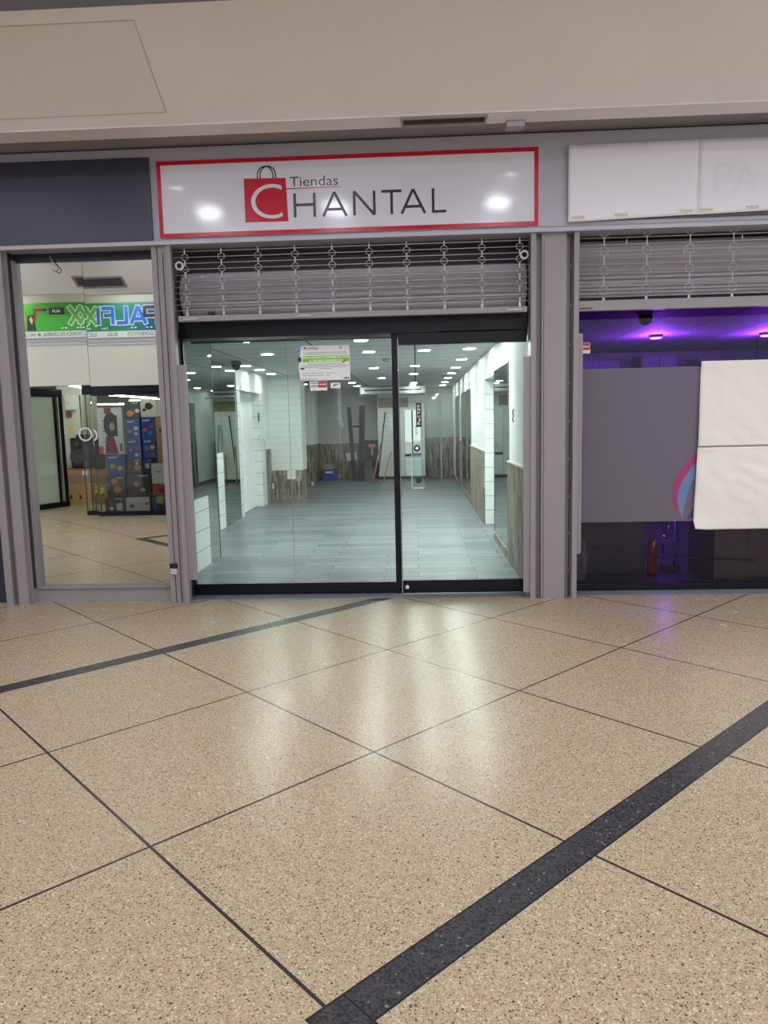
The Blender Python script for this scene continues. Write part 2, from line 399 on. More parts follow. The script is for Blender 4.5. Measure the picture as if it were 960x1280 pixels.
struct('trim_20', b, GREYP, 'small clips along the pillar slot', 'trim')
# the shop to the left of the pillar and the wall behind the mirrors
b = B().box(-7, -3.55, .09, .4, 0, 2.955); struct('wall_left_shop', b, M('navy_dark', (44,48,62), .3), 'dark glazed front of the shop further left', 'wall')
b = B().box(-3.55, -2.0, .205, .3, 0, 2.955); struct('wall_behind_mirror', b, GREYD, 'dark wall behind the mirrors', 'wall')
# hole in left cladding (lock box)
t = thing('shutter_lock', (-2.06, .02, .30), 'black floor-level shutter lock hole in the cladding left of the glass', 'lock')
B().box(-2.118, -2.052, .004, .03, .305, .345, .004).build('keyhole', BLACKP, t)
B().box(-2.114, -2.056, .002, .03, .25, .30, .004).build('plate', M('lock_plate', (180,170,172), .4), t)

# mirrors : two panes at slightly different angles
def mirror(x0, x1, z0, z1, yaw, pitch, label):
    cx, cz = (x0+x1)/2, (z0+z1)/2
    t = B(); t.box(x0-cx, x1-cx, 0, .006, z0-cz, z1-cz)
    mt = Matrix.Translation((cx, .155, cz)) @ Matrix.Rotation(yaw, 4, 'Z') @ Matrix.Rotation(pitch, 4, 'X')
    t.bm.transform(mt)
    return tag(t.build('mirror_pane', MIRROR), label, 'mirror', 'mirror panes left of the storefront')
mirror(-3.325, -2.764, .136, 2.888, math.radians(.36), math.radians(.1), 'left pane of the tall mirror, reflecting a green sign with hair dryer')
mirror(-2.761, -2.10, .136, 2.888, 0, 0, 'right pane of the tall mirror, reflecting a poster and stacked cartons')
t = tag(B().tube([(-3.02,.13,2.93),(-2.99,.12,2.87),(-2.95,.125,2.83),(-2.97,.12,2.80),(-3.0,.125,2.82)], .006, 6).build('wire_scrap', STEEL), 'short loose wire curl hanging at the top of the mirror', 'wire')

# ------------------------------------------------------------------ signs
def lower_letters(b, seq, w, fr, d0, d1, cap=0):
    for pts in seq: b.stroke(pts, w, fr, d0, d1, cap)
t = thing('blank_sign_panel', (-3.2, -.03, 2.985), 'blank dark slate sign panel above the mirror', 'sign')
B().box(-4.6, -2.088, -.03, -.001, 2.985, 3.628, .004).build('panel', M('slate_panel', (56,56,74), .35, var=.12, vs=2), t)
t = thing('shop_sign', (-.52, -.02, 3.005), 'white Tiendas Chantal shop sign with red border and red shopping bag emblem', 'sign')
SIGNW = M('gloss_white_vinyl', (219,219,231), .11, var=.01, vs=2, bump=.06, bs=9, spec=.5)
RED = M('sign_red', (188,24,44), .22, var=.04)
CH = M('sign_charcoal', (38,40,50), .3)
sg = B().box(-2.026, .983, -.030, -.001, 3.005, 3.59).build('panel', SIGNW, t)
F0 = FRONT(0, -.030, 0); bw = .032
bb = B()
for q in ((-2.026,.983,3.005,3.005+bw),(-2.026,.983,3.59-bw,3.59),(-2.026,-2.026+bw,3.005+bw,3.59-bw),(.983-bw,.983,3.005+bw,3.59-bw)): bb.rect(*q, F0, .0003, .002)
bb.build('border', RED, t)
eb = B().flat([(-1.331,3.103),(-.986,3.101),(-.996,3.430),(-1.329,3.436)], F0, .0003, .0018).build('bag_emblem', RED, t)
hb = B()
for r in (0, .022):
    pts = [(-1.158+(.062+.0*r)*math.cos(a)*(1)+r, 3.455+.068*math.sin(a)) for a in [PI*k/14 for k in range(15)]]
    pts = [(pts[0][0], 3.432)]+pts+[(pts[-1][0], 3.432)]
    hb.stroke(pts, .009, F0, .0003, .0018, .002)
hb.build('bag_handle', CH, eb)
# letter C, an open ring with upright cut ends
cb = B()
for k in range(48):
    q = []
    for kk in (k, k+1):
        ao = math.radians(62+236*kk/48); ai = math.radians(53+254*kk/48)
        q.append(((-1.11+.168*math.cos(ao), 3.256+.131*math.sin(ao)), (-1.11+.133*math.cos(ai), 3.256+.105*math.sin(ai))))
    cb.flat([q[0][0], q[1][0], q[1][1], q[0][1]], F0, .0018, .0034)
cb.build('letter', SIGNW, eb)['label'] = 'white letter C'
LW = .021; z0, z1 = 3.127, 3.310
def letter(seq, lab, w=LW):
    q = B()
    for pts in seq: q.stroke(pts, w, F0, .0003, .0018)
    q.build('letter', CH, t)['label'] = lab
letter([[(-.93,z0),(-.93,z1)],[(-.774,z0),(-.774,z1)],[(-.93,3.222),(-.774,3.222)]], 'charcoal letter H')
letter([[(-.706,z0),(-.614,z1)],[(-.614,z1),(-.522,z0)],[(-.675,3.18),(-.553,3.18)]], 'first charcoal letter A')
letter([[(-.458,z0),(-.458,z1)],[(-.458,z1),(-.300,z0)],[(-.300,z0),(-.300,z1)]], 'charcoal letter N')
letter([[(-.242,z1-.009),(-.084,z1-.009)],[(-.163,z0),(-.163,z1)]], 'charcoal letter T')
letter([[(-.085,z0),(.006,z1)],[(.006,z1),(.098,z0)],[(-.054,3.18),(.067,3.18)]], 'second charcoal letter A')
letter([[(.163,z0),(.163,z1)],[(.155,z0+.009),(.266,z0+.009)]], 'charcoal letter L')
B().text('Tiendas', -.964, -.582, 3.362, 3.436, F0, .0003, .0016).build('lettering', CH, t)['label'] = 'small charcoal word Tiendas'
B().stroke([(-.998,3.347),(-.56,3.350)], .008, F0, .0003, .0016).build('underline', RED, t)

# paper-covered sign on the right
t = thing('covered_sign', (2.6, -.02, 3.02), 'shop sign frame at right hidden behind white paper sheets', 'sign')
B().box(1.225, 4.2, -.022, -.001, 3.03, 3.585).build('frame', M('dark_sign_frame', (70,68,74), .4), t)
PAPER = M('white_paper', (236,235,245), .65, var=.03, vs=2, bump=.12, bs=4)
def paper(x0, x1, zb0, zb1, zt0, zt1, y, label, nx=30, nz=14):
    q = B(); g = []
    for i in range(nx+1):
        row = []
        for k in range(nz+1):
            u, v = i/nx, k/nz
            x = x0+(x1-x0)*u; zb = zb0+(zb1-zb0)*u; zt = zt0+(zt1-zt0)*u
            z = zb+(zt-zb)*v
            yy = y-.006-.0014*noise.noise((x*3, z*4, 1.7))-.0006*noise.noise((x*9, z*9, 5))
            row.append(q.bm.verts.new((x, yy, z)))
        g.append(row)
    for i in range(nx):
        for k in range(nz):
            f = q.bm.faces.new((g[i][k], g[i+1][k], g[i+1][k+1], g[i][k+1])); f.smooth = True
    o = q.build('sign_cover_paper', PAPER)
    md = o.modifiers.new('thick', 'SOLIDIFY'); md.thickness = .0008
    return o
GHOST = M('ghost_print', (232,231,241), .65, var=.02)
TAPE = M('old_tape', (206,200,170), .5, var=.1)
for (x0, x1, zb0, zb1, zt0, zt1, lab, txt) in ((1.213, 2.205, 3.018, 3.045, 3.590, 3.598, 'left white paper sheet taped over the sign at upper right', None),
                                         (2.200, 3.70, 3.042, 3.08, 3.598, 3.592, 'white paper sheet over the upper right sign, letters PA faintly showing through', 'PA')):
    o = tag(paper(x0, x1, zb0, zb1, zt0, zt1, -.030, lab), lab, 'paper', 'paper sheets hiding the right sign')
    F1 = FRONT(0, -.0379, 0)
    if txt:
        B().text('PA', 2.33, 2.66, 3.19, 3.42, F1, 0, .0006).build('lettering', GHOST, o)
        B().text('P', 2.76, 2.9, 3.19, 3.42, F1, 0, .0006).build('lettering', GHOST, o)
    for xx in ((1.29, 1.62, 2.12) if not txt else (2.27, 2.62)):
        B().rect(xx-.05, xx+.05, 3.04+(xx-1.2)*.024, 3.062+(xx-1.2)*.024, F1, -.004, .0012).build('tape', TAPE, o)

# ------------------------------------------------------------------ rolling grilles
def roller_grille(name, xl, xr, cols, rods, shape, zbot, label, coil=(.33, 2.60, .17, .18)):
    t = thing(name, ((xl+xr)/2, .06, zbot), label, 'roller shutter')
    y = .060
    for xa, xb in ((xl, xl+.040), (xr-.040, xr)):
        g = B().box(xa, xb, 0, .018, 0, 2.955).box(xa, xa+.003, .018, .15, 0, 2.955).box(xb-.003, xb, .018, .05, 0, 2.955)
        g.build('guide_rail', GREYP, t)
    for xa, xb, za, zb in STRIPS[name]:
        B().box(xa, xb, .016, .03, za, zb).box((xa+xb)/2-.0015, (xa+xb)/2+.0015, .014, .017, za, zb).build('guide_strip', GREYP, t)
    # coil of rolled-up grille
    prof = []; n = 46
    prof2 = []
    for k in range(n):
        a = 2*PI*k/n
        for f, rr in ((0, .155), (.5, .166)):
            aa = a+2*PI/n*f; prof2.append((coil[0]+rr/.155*coil[2]*math.cos(aa), coil[1]+rr/.155*coil[3]*math.sin(aa)))
    c = B().prism(prof2, 'x', xl+.05, xr-.05); c.build('coil', COILM, t)
    for i, z in enumerate(rods):
        B().tube([(xl+.035, y, z), (xr-.035, y, z)], .0032, 6).build('rod', STEEL, t)
    for cx in cols:
        q = B()
        if shape == 'oct':
            for i in range(1, len(rods), 2):
                z = rods[i]; w, h = .026, .026
                pts = [(cx-w,y-.004,z),(cx-w,y-.004,z+h*.55),(cx-w*.45,y-.004,z+h*.75),(cx-w*.3,y-.004,z+h),(cx+w*.3,y-.004,z+h),(cx+w*.45,y-.004,z+h*.75),(cx+w,y-.004,z+h*.55),(cx+w,y-.004,z),(cx+w,y-.004,z-h*.55),(cx+w*.45,y-.004,z-h*.75),(cx+w*.3,y-.004,z-h),(cx-w*.3,y-.004,z-h),(cx-w*.45,y-.004,z-h*.75),(cx-w,y-.004,z-h*.55)]
                q.loop(pts, .0025, 6)
            for i in range(0, len(rods), 2):
                q.obox((cx, y-.004, rods[i]), (.008, .006, .046))
            q.obox((cx, y-.004, zbot+.060), (.020, .01, .035))
        else:
            for z in shape:
                w, h = .032, .040
                pts = [(cx,y-.004,z+h),(cx+w,y-.004,z+h*.45),(cx+w,y-.004,z-h*.45),(cx,y-.004,z-h),(cx-w,y-.004,z-h*.45),(cx-w,y-.004,z+h*.45)]
                q.loop(pts, .0028, 6)
            zs = sorted(shape)
            for a, b2 in zip(zs[:-1], zs[1:]): q.obox((cx, y-.004, (a+b2)/2), (.006, .006, b2-a-.078))
            q.obox((cx, y-.004, zbot+.075), (.018, .01, .05))
        q.build('link_chain', STEEL, t)
    return t
STRIPS = {'roller_shutter': [(-1.962,-1.885,.2,2.005),(.876,.934,.06,2.0)], 'roller_shutter_2': [(1.312,1.348,.38,2.17)]}
RZ = [2.916-.0471*i for i in range(11)]
t = roller_grille('roller_shutter', -2.0, .972, [-1.862+.3014*i for i in range(10)], RZ, 'oct', 2.352, 'raised steel rolling grille with octagonal links above the empty shop')
B().box(-1.93, .905, .02, .075, 2.352, 2.398, .004).build('bottom_bar', GREYP, t)
for xx in (-1.83, -.9, .80):
    B().box(xx-.06, xx+.06, .008, .03, 2.365, 2.378, .003).build('lock_slot', GREY, t)
for xx, s_ in ((-1.905, 1), (.885, -1)):
    B().lathe([(.022,0),(.036,0),(.036,.02),(.022,.02),(.022,0)], (xx, .035, 2.80), 'y', 20).build('end_ring', M('pale_plastic', (205,203,206), .4), t)
B().box(-1.69, -1.63, .03, .055, 2.405, 2.43, .005).build('rubber_stop', BLACKP, t)
t = roller_grille('roller_shutter_2', 1.272, 5.6, [1.517+.336*i for i in range(12)], [2.912-.0507*i for i in range(10)], (2.955, 2.810, 2.658, 2.507), 2.352, 'raised steel rolling grille with hexagonal links above the purple shop', (.36, 2.70, .19, .235))
t.name = 'roller_shutter.001'
B().box(1.315, 5.56, .02, .075, 2.345, 2.425, .004).build('bottom_bar', GREYP, t)
B().box(1.318, 1.42, .016, .022, 2.358, 2.372).build('lock_slot', M('rust_mark', (96,90,78), .7), t)
for i in range(9):
    B().box(1.69+.45*i, 1.695+.45*i, .055, .064, 2.86-.10*(i%2), 2.90-.10*(i%2)).build('rod_tie', STEEL, t)
# boxed header behind the grilles
struct('trim_10', B().box(-2.0, .98, .56, .60, 2.235, 2.98).box(-2.0, .98, .43, .60, 2.38, 2.40).box(-2.0,-1.99,.16,.6,2.3,2.98).box(.97,.98,.16,.6,2.3,2.98).box(-2,.98,.15,.6,2.96,2.98), M('dark_recess', (98,95,102), .7), 'dark back panel of the grille housing', 'trim')
struct('trim_11', B().box(1.26, 6, .56, .60, 2.53, 2.98).box(1.26,6,.335,.60,2.521,2.535).box(1.26,6,.15,.6,2.96,2.98), MC['dark_recess'], 'dark back panel of the right grille housing', 'trim')

# ------------------------------------------------------------------ glass storefront
t = thing('window_1', (-1.04, .30, 0), 'fixed black framed glass storefront of the empty shop', 'window', kind='structure')
f = B().box(-2.04, .93, .205, .42, 2.235, 2.40).box(-2.04, -1.985, .27, .33, 0, 2.24).box(-.198, -.146, .27, .33, .0, 2.235).box(-1.985, -.198, .27, .33, .006, .085, .003)
f.box(-1.985, -.198, .285, .315, .085, .10)
f.build('frame', BLACK, t)
for xa, xb in ((-1.985, -1.098), (-1.094, -.198)):
    B().box(xa, xb, .297, .303, .09, 2.24).build('pane', GLASS, t)
B().box(-1.098, -1.094, .2965, .3035, .10, 2.235).build('silicone_joint', M('silicone', (150,150,120), .5), t)
t = thing('door_1', (.38, .25, 0), 'frameless glass sliding door with black rails and acrylic pull', 'door', kind='structure')
B().box(-.14, .93, .225, .275, .012, .125, .004).build('bottom_rail', BLACK, t)
B().box(-.14, .93, .215, .275, 2.14, 2.235, .004).box(.2,.86,.205,.215,2.236,2.242).build('top_rail', BLACK, t)
B().box(-.138, .925, .247, .253, .12, 2.145).build('pane', GLASS, t)
B().box(-.142, -.136, .235, .265, .125, 2.14).build('edge_seal', M('grey_seal', (120,122,126), .4), t)
B().lathe([(.016,0),(.016,.012)], (-.10, .213, .068), 'y', 18).build('lock', M('lock_white', (210,208,206), .3), t)
hp = B().flat([(-.046,1.343),(.05,1.345),(.062,.930),(-.041,.932)], FRONT(0,.236,0), 0, .006).build('pull_plate', ACRYL, t)
B().flat([(-.046,1.343),(.05,1.345),(.05,1.339),(-.046,1.337)], FRONT(0,.236,0), 0, .0066).box(-.0455,-.0415,.2295,.236,.94,1.34).box(-.038,.060,.2295,.236,.928,.935).build('plate_edge', M('acrylic_edge', (205,222,220), .2), hp)
B().lathe([(.013,0),(.028,0),(.028,.010),(.013,.010),(.013,0)], (.004, .219, 1.273), 'y', 22).build('fixing_ring', BLACKP, hp)
B().lathe([(.012,0),(.012,.010)], (.004, .220, 1.273), 'y', 18).build('fixing_cap', CHROME, hp)
B().lathe([(.026,0),(.026,.012)], (.014, .217, .998), 'y', 22).build('fixing_disc', BLACKP, hp)
# push sticker
t = thing('push_sticker', (.024, .246, 1.45), 'narrow black vertical EMPUJE sticker on the glass door', 'sticker')
FE = FRONT(0, .2465, 0)
B().rect(.001, .047, 1.452, 1.655, FE, -.0002, .0006).build('label', M('sticker_black', (20,20,22), .4), t)
q = B()
for i, ch in enumerate('EMPUJE'): q.text(ch, .012, .036, 1.618-.0295*i, 1.640-.0295*i, FE, .0006, .0012, bold=.02)
q.build('lettering', M('print_white', (225,225,222), .5), t)
# notice poster
t = thing('notice_poster', (-.785, .296, 1.868), 'white energy saving notice with green banner taped to the glass', 'poster')
FP = FRONT(0, .2960, 0); X0, X1, Z0, Z1 = -1.010, -.556, 1.868, 2.160
def U(u): return X0+(X1-X0)*u
def V(v): return Z1-(Z1-Z0)*v
PW = M('poster_white', (226,228,226), .45); PB = M('print_dark', (60,64,72), .5); PG = M('banner_green', (122,186,30), .45)
B().flat([(U(.09),V(0)),(U(.98),V(0)),(U(1),V(.03)),(U(1),V(1)),(U(.05),V(1)),(U(.03),V(.6)),(U(.06),V(.3))], FP, -.0003, .0006).build('sheet', PW, t)
B().rect(U(.11), U(.985), V(.475), V(.29), FP, .0006, .0011).build('banner', PG, t)
q = B().text('ESTE USUARIO CONTRIBUYE CON', U(.12), U(.97), V(.37), V(.31), FP, .0011, .0015, bold=.02)
q.text('EL AHORRO ENERGÉTICO', U(.24), U(.86), V(.465), V(.385), FP, .0011, .0015, bold=.02); q.build('headline', M('print_white2', (240,245,235), .5), t)
B().stroke([(U(.855),V(.47)),(U(.878),V(.51)),(U(.925),V(.42))], .008, FP, .0012, .0018).build('check_mark', RED, t)
random.seed(3)
for v_, a_, b_, n_ in ((.2,.18,.93,22), (.245,.14,.97,26), (.53,.2,.86,24), (.575,.1,.97,26), (.62,.14,.94,26), (.665,.42,.66,8), (.79,.1,.5,12), (.79,.55,.72,5), (.855,.1,.5,11), (.855,.55,.62,2), (.96,.06,.38,10)):
    x = a_; q = B()
    while x < b_-.01:
        w = random.uniform(.012, .035); q.rect(U(x), U(min(x+w, b_)), V(v_+.009), V(v_-.009), FP, .0006, .0010); x += w+.008
    q.build('small_print', M('print_grey', (110,112,118), .5), t)
B().text('CORPOELEC', U(.18), U(.42), V(.105), V(.045), FP, .0006, .0011, bold=.02).build('lettering', M('logo_blue', (34,52,120), .5), t)
B().flat([(U(.13),V(.06)),(U(.155),V(.02)),(U(.18),V(.06)),(U(.155),V(.11))], FP, .0006, .0011).build('logo_mark', RED, t)
q = B()
for i in range(2):
    for k in range(2): q.rect(U(.815+.022*i), U(.832+.022*i), V(.06+.045*k), V(.03+.045*k), FP, .0006, .0011)
q.build('seal_mark', PB, t)
q = B().disc(U(.03), V(.10), .018, .016, FP, .0006, .0012).disc(U(.045), V(.07), .016, .012, FP, .0006, .0013).disc(U(.04), V(.17), .014, .014, FP, .0006, .0012); q.build('blue_print', M('sky_print', (96,170,226), .5), t)
q = B().rect(U(.02), U(.085), V(.46), V(.33), FP, -.0003, .0013).build('corner_photo', M('photo_dark', (44,48,46), .5), t)
B().disc(U(.10), V(.65), .020, .010, FP, .0006, .0014).build('leaf_print', M('leaf_dark', (60,92,52), .5), t)
B().rect(U(.88), U(.985), V(.965), V(.93), FP, .0006, .0012).build('footer_mark', PB, t)
t = thing('warning_sticker', (-.83, .296, 1.781), 'red and white sticker on the glass just under the notice poster', 'sticker')
B().rect(-.906, -.757, 1.781, 1.859, FP, -.0002, .0006).build('sheet', PW, t)
B().rect(-.835, -.759, 1.806, 1.857, FP, .0006, .0011).build('red_block', RED, t)
q = B()
for i in range(5): q.disc(-.897+.013*i, 1.817+.004*(i%2), .006, .007, FP, .0006, .0011, 10)
q.build('picture', M('faded_print', (150,110,80), .5), t)
q = B()
for i in range(7): q.rect(-.826+.009*i, -.819+.009*i, 1.829, 1.838, FP, .0011, .0015)
q.build('lettering', PW, t)
B().rect(-.90, -.842, 1.839, 1.849, FP, .0006, .0010).build('red_text', M('pale_red', (200,110,110), .5), t)
t = thing('small_sticker', (-.685, .296, 1.798), 'small white sticker with a grey picture right of the red sticker', 'sticker')
B().rect(-.727, -.643, 1.798, 1.844, FP, -.0002, .0006).build('sheet', PW, t)
B().flat([(-.71,1.812),(-.70,1.83),(-.67,1.834),(-.655,1.83),(-.657,1.826),(-.68,1.826),(-.69,1.815)], FP, .0006, .0011).build('picture', M('grey_print', (110,108,104), .5), t)
# ================================================================== INSIDE THE EMPTY SHOP
XR = .98
b = B().box(XR, 1.25, .34, 3.25, 0, 2.42).box(XR, 1.25, 4.56, 14.1, 0, 2.42).box(XR, 1.25, 3.25, 4.56, 2.06, 2.42).box(1.16, 1.25, 3.25, 4.56, 0, 2.06)
struct('wall_right', b, WHITEP, 'white right wall of the empty shop with a tiled recess', 'wall')
struct('trim_12', B().box(XR-.004, 1.16, 4.545, 4.562, 0, 2.06).box(1.15,1.162,3.25,4.56,0,2.06), TILEW, 'white tiled return of the recess in the right wall', 'trim')
for i, (ya, yb, zt) in enumerate(((.46, 1.78, 1.05), (4.565, 7.15, 1.05), (9.95, 10.75, 1.05), (1.78, 3.24, .095), (7.15, 9.95, .095), (10.75,13.9,.09))):
    struct('baseboard_right' if zt < .5 else 'wainscot_right', B().box(XR-.022, XR, ya, yb, 0, zt), STONE, 'stacked stone %s on the right wall' % ('base strip' if zt < .5 else 'wainscot'), 'wall cladding')
struct('trim_13', B().box(XR-.030, XR, .44, 1.78, 1.05, 1.068).box(XR-.028, XR, 4.565, 7.15, 1.05, 1.066), M('pale_ledge', (214,208,190), .4), 'pale ledge on top of the right wainscot', 'trim')
def wall_mirror(y0, y1, z0, z1, x, label, s=1):
    t = thing('wall_mirror', (x, (y0+y1)/2, z0), label, 'mirror')
    B().box(min(x, x-.008*s), max(x, x-.008*s), y0, y1, z0, z1).build('glass', MIRROR2, t)
    e = B()
    a, b2 = min(x-.002*s, x-.013*s), max(x-.002*s, x-.013*s)
    e.box(a, b2, y0-.008, y0+.004, z0, z1).box(a, b2, y1-.004, y1+.008, z0, z1).box(a, b2, y0, y1, z1-.004, z1+.01)
    e.build('edge_trim', M('mirror_edge', (150,154,152), .3, metal=.5), t)
    return t
wall_mirror(1.80, 3.24, .095, 2.095, XR, 'nearest tall mirror on the right wall of the empty shop')
wall_mirror(7.17, 9.93, .095, 2.06, XR, 'second tall mirror on the right wall, beyond the white recess')
wall_mirror(10.8, 12.3, .09, 2.06, XR, 'farthest mirror on the right wall near the back of the shop')
t = tag(B().tube([(XR-.004,1.42,1.60),(XR-.012,1.43,1.57),(XR-.006,1.41,1.53),(XR-.014,1.425,1.50),(XR-.004,1.42,1.47)], .006, 6).build('cable_stub', BLACKP), 'short dark cable stub on the white right wall near the door', 'cable')

# left side, near part: mirror wall with low tiled block
XL = -2.27
struct('wall_left', B().box(-2.6, XL-.012, .34, 2.2, 0, 2.42), WHITEP, 'left wall beside the storefront behind mirrors', 'wall')
struct('wall_left', B().box(-2.3, -2.041, .22, .34, 0, 2.42), GREYD, 'dark end of the left wall behind the shutter rail', 'wall')
struct('wall_left', B().box(XL-.012, XL, .345, 1.80, 0, .755), TILEW, 'low white tiled block at the front of the left wall', 'wall')
t = thing('wall_mirror', (XL-.006, 1.2, .755), 'mirror wall above the low white tiles at the front left of the empty shop', 'mirror')
q = B().box(XL-.012, XL-.002, .345, 1.80, .757, 2.42).box(XL-.012, XL-.002, 1.802, 2.198, 0, 2.42); q.build('glass', MIRROR2, t)
B().box(XL-.014, XL+.001, 2.197, 2.204, 0, 2.42).box(XL-.003, XL-.0012, 1.2995, 1.3025, .757, 2.42).build('edge_trim', M('dark_edge', (60,66,64), .4), t)
# left side, far part
XF = -2.85
b = B().box(-3.7, XF-.012, 2.2, 5.9, 0, 2.42).box(-3.7, XF, 5.69, 5.9, 0, 2.42).box(-3.7, XF-.14, 5.9, 7.42, 0, 2.42).box(-3.7, XF, 5.9, 7.42, 2.07, 2.42).box(-3.7, XF, 7.42, 8.22, 0, 2.42)
struct('wall_left', b, WHITEP, 'white left wall of the empty shop with a bright recess', 'wall')
struct('trim_14', B().box(XF-.012, XF+.004, 4.36, 4.69, 0, 1.11).box(XF-.004, XF+.003, 5.69, 5.9, 0, 2.07).box(XF-.14, XF+.003, 7.40, 7.425, 0, 2.07).box(XF-.004, XF+.003, 7.425, 7.72, 0, 2.07), TILEW, 'white tile strips along the left wall', 'trim')
t = thing('wall_mirror', (XF, 4.9, 0), 'mirror on the left wall between the white tile strips', 'mirror')
B().box(XF-.012, XF-.002, 2.2, 4.36, 0, 2.42).box(XF-.012, XF-.002, 4.36, 4.69, 1.11, 2.42).box(XF-.012, XF-.002, 4.69, 5.69, 0, 2.42).build('glass', MIRROR2, t)
B().box(XF-.012, XF+.001, 5.683, 5.692, 0, 2.42).box(XF-.003,XF-.001,4.688,4.692,1.11,2.42).build('edge_trim', MC['dark_edge'], t)
struct('wainscot_left', B().box(XF, XF+.022, 7.72, 8.2, 0, 1.035), STONE, 'stacked stone wainscot at the end of the left wall', 'wall cladding')
struct('trim_15', B().box(XF, XF+.02, 7.70, 7.72, 0, 1.2), GREY, 'metal corner strip at the end of the left wall', 'trim')
t = tag(B().box(XF+.001, XF+.02, 7.02+.2, 7.10+.2, 1.56, 1.72, .004).build('wall_switch', M('brown_switch', (92,62,48), .5)), 'small brown switch plate beside the bright recess', 'switch')
t = tag(B().box(XF+.001, XF+.02, 7.02+.2, 7.12+.2, 1.2, 1.32, .004).build('wall_switch', M('yellow_switch', (206,196,140), .5)), 'small yellowed switch plate below the brown one', 'switch')
# projecting column with board cladding
struct('column_left', B().box(-2.86, -2.215, 8.2, 8.75, .61, 2.42), SHIP, 'column faced with white boards on the left of the shop', 'column')
struct('wainscot_left', B().box(-2.85, -2.24, 8.19, 8.75, 0, .61), STONE, 'stacked stone foot of the white boarded column', 'wall cladding')
t = tag(B().box(-2.525, -2.36, 8.178, 8.19, .435, .607, .002).build('wall_mounted_plate', M('blank_white', (224,228,222), .5)), 'square white patch on the stone foot of the column', 'plate')
t = tag(B().box(-2.85, -2.79, 8.17, 8.19, .26, .36, .004).build('socket_outlet', M('socket_white', (220,220,215), .5)), 'small white socket on the stone at the corner', 'socket')
# back of the shop
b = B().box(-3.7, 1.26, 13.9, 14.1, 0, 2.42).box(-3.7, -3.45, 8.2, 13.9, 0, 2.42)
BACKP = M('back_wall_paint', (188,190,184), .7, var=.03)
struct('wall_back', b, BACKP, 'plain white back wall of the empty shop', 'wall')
struct('wainscot_back', B().box(-3.45, -1.0, 13.878, 13.9, 0, .95).box(.24, .98, 13.878, 13.9, 0, 1.06).box(-3.45,-3.43,8.8,13.88,0,.98), M('dark_stacked_stone', (92,84,72), .6) if False else STONE, 'stacked stone wainscot along the back wall', 'wall cladding')
struct('wall_back_pier', B().box(-2.83, -2.62, 12.7, 13.9, 0.97, 2.42), WHITEP, 'white pier projecting at the back left', 'wall')
struct('wainscot_back', B().box(-2.84, -2.61, 12.69, 13.9, 0, .97), STONE, 'stacked stone foot of the back left pier', 'wall cladding')
b = B().box(-1.0, .22, 13.3, 13.9, .08, 2.2)
struct('column_back', b, SHIP, 'wide boarded block at the back of the shop', 'column')
struct('baseboard_back', B().box(-1.0, .22, 13.31, 13.9, 0, .08), BLACKP, 'dark base of the boarded block', 'baseboard')
struct('wall_back_bulkhead', B().box(-1.46, .25, 13.29, 13.9, 2.20, 2.42), WHITEP, 'white bulkhead over the boarded block', 'wall')
t = thing('wood_panel', (-.43, 13.29, 1.87), 'tan wood fibre panel on the boarded block at the back', 'panel')
B().box(-.98, -.20, 13.283, 13.299, 1.87, 2.13).build('board', M('tan_board', (150,142,108), .7, var=.25, vs=14), t)
t = thing('wall_mirror', (-.12, 13.29, .7), 'tall dark mirror on the boarded block seen through the door', 'mirror')
B().box(-.30, .12, 13.288, 13.299, .08, 1.80).build('glass', MIRROR2, t)
B().box(.12, .135, 13.285, 13.299, .08, 1.80).box(-.312,-.30,13.285,13.299,.08,1.80).build('edge_trim', MC['mirror_edge'], t)
t = thing('air_conditioner', (-.6, 13.0, 2.2), 'long white ceiling air conditioner with a dark slot at the back', 'air conditioner')
B().box(-1.40, .24, 12.9, 13.29, 2.215, 2.40, .01).build('casing', M('ac_white', (205,210,206), .45), t)
B().box(-1.30, .14, 12.892, 12.9, 2.27, 2.325).build('outlet_slot', M('ac_slot', (36,38,40), .5), t)
B().obox((-.58, 12.888, 2.27), (1.44, .004, .03), (math.radians(-25),0,0)).build('louvre', MC['ac_white'], t)
# dome cameras
def dome(c, r, label):
    t = thing('ceiling_dome_camera', c, label, 'security camera')
    B().lathe([(r*.9,-.0),(r,-.01),(r,-.05),(r*.93,-.06)], c, 'z', 24).build('base', M('cam_grey', (60,62,66), .4), t)
    B().lathe([(r*.86*math.cos(a), -.06-r*.95*math.sin(a)) for a in [PI/2*k/8 for k in range(9)]], c, 'z', 24).build('dome', M('cam_dome', (34,36,40), .15), t)
dome((-2.57, 4.6, 2.42), .075, 'dark dome security camera on the ceiling near the left wall')
dome((-2.28, 12.2, 2.42), .09, 'dark dome camera on the ceiling at the back of the shop')
for c, lab in (((-.42, 4.9), 'near the middle of the shop'),):
    t = thing('smoke_detector', (c[0], c[1], 2.38), 'round beige smoke detector on the ceiling ' + lab, 'smoke detector')
    B().lathe([(.05,0),(.06,.02),(.06,.04)], (c[0], c[1], 2.38), 'z', 20).build('housing', M('detector_beige', (170,164,140), .5), t)
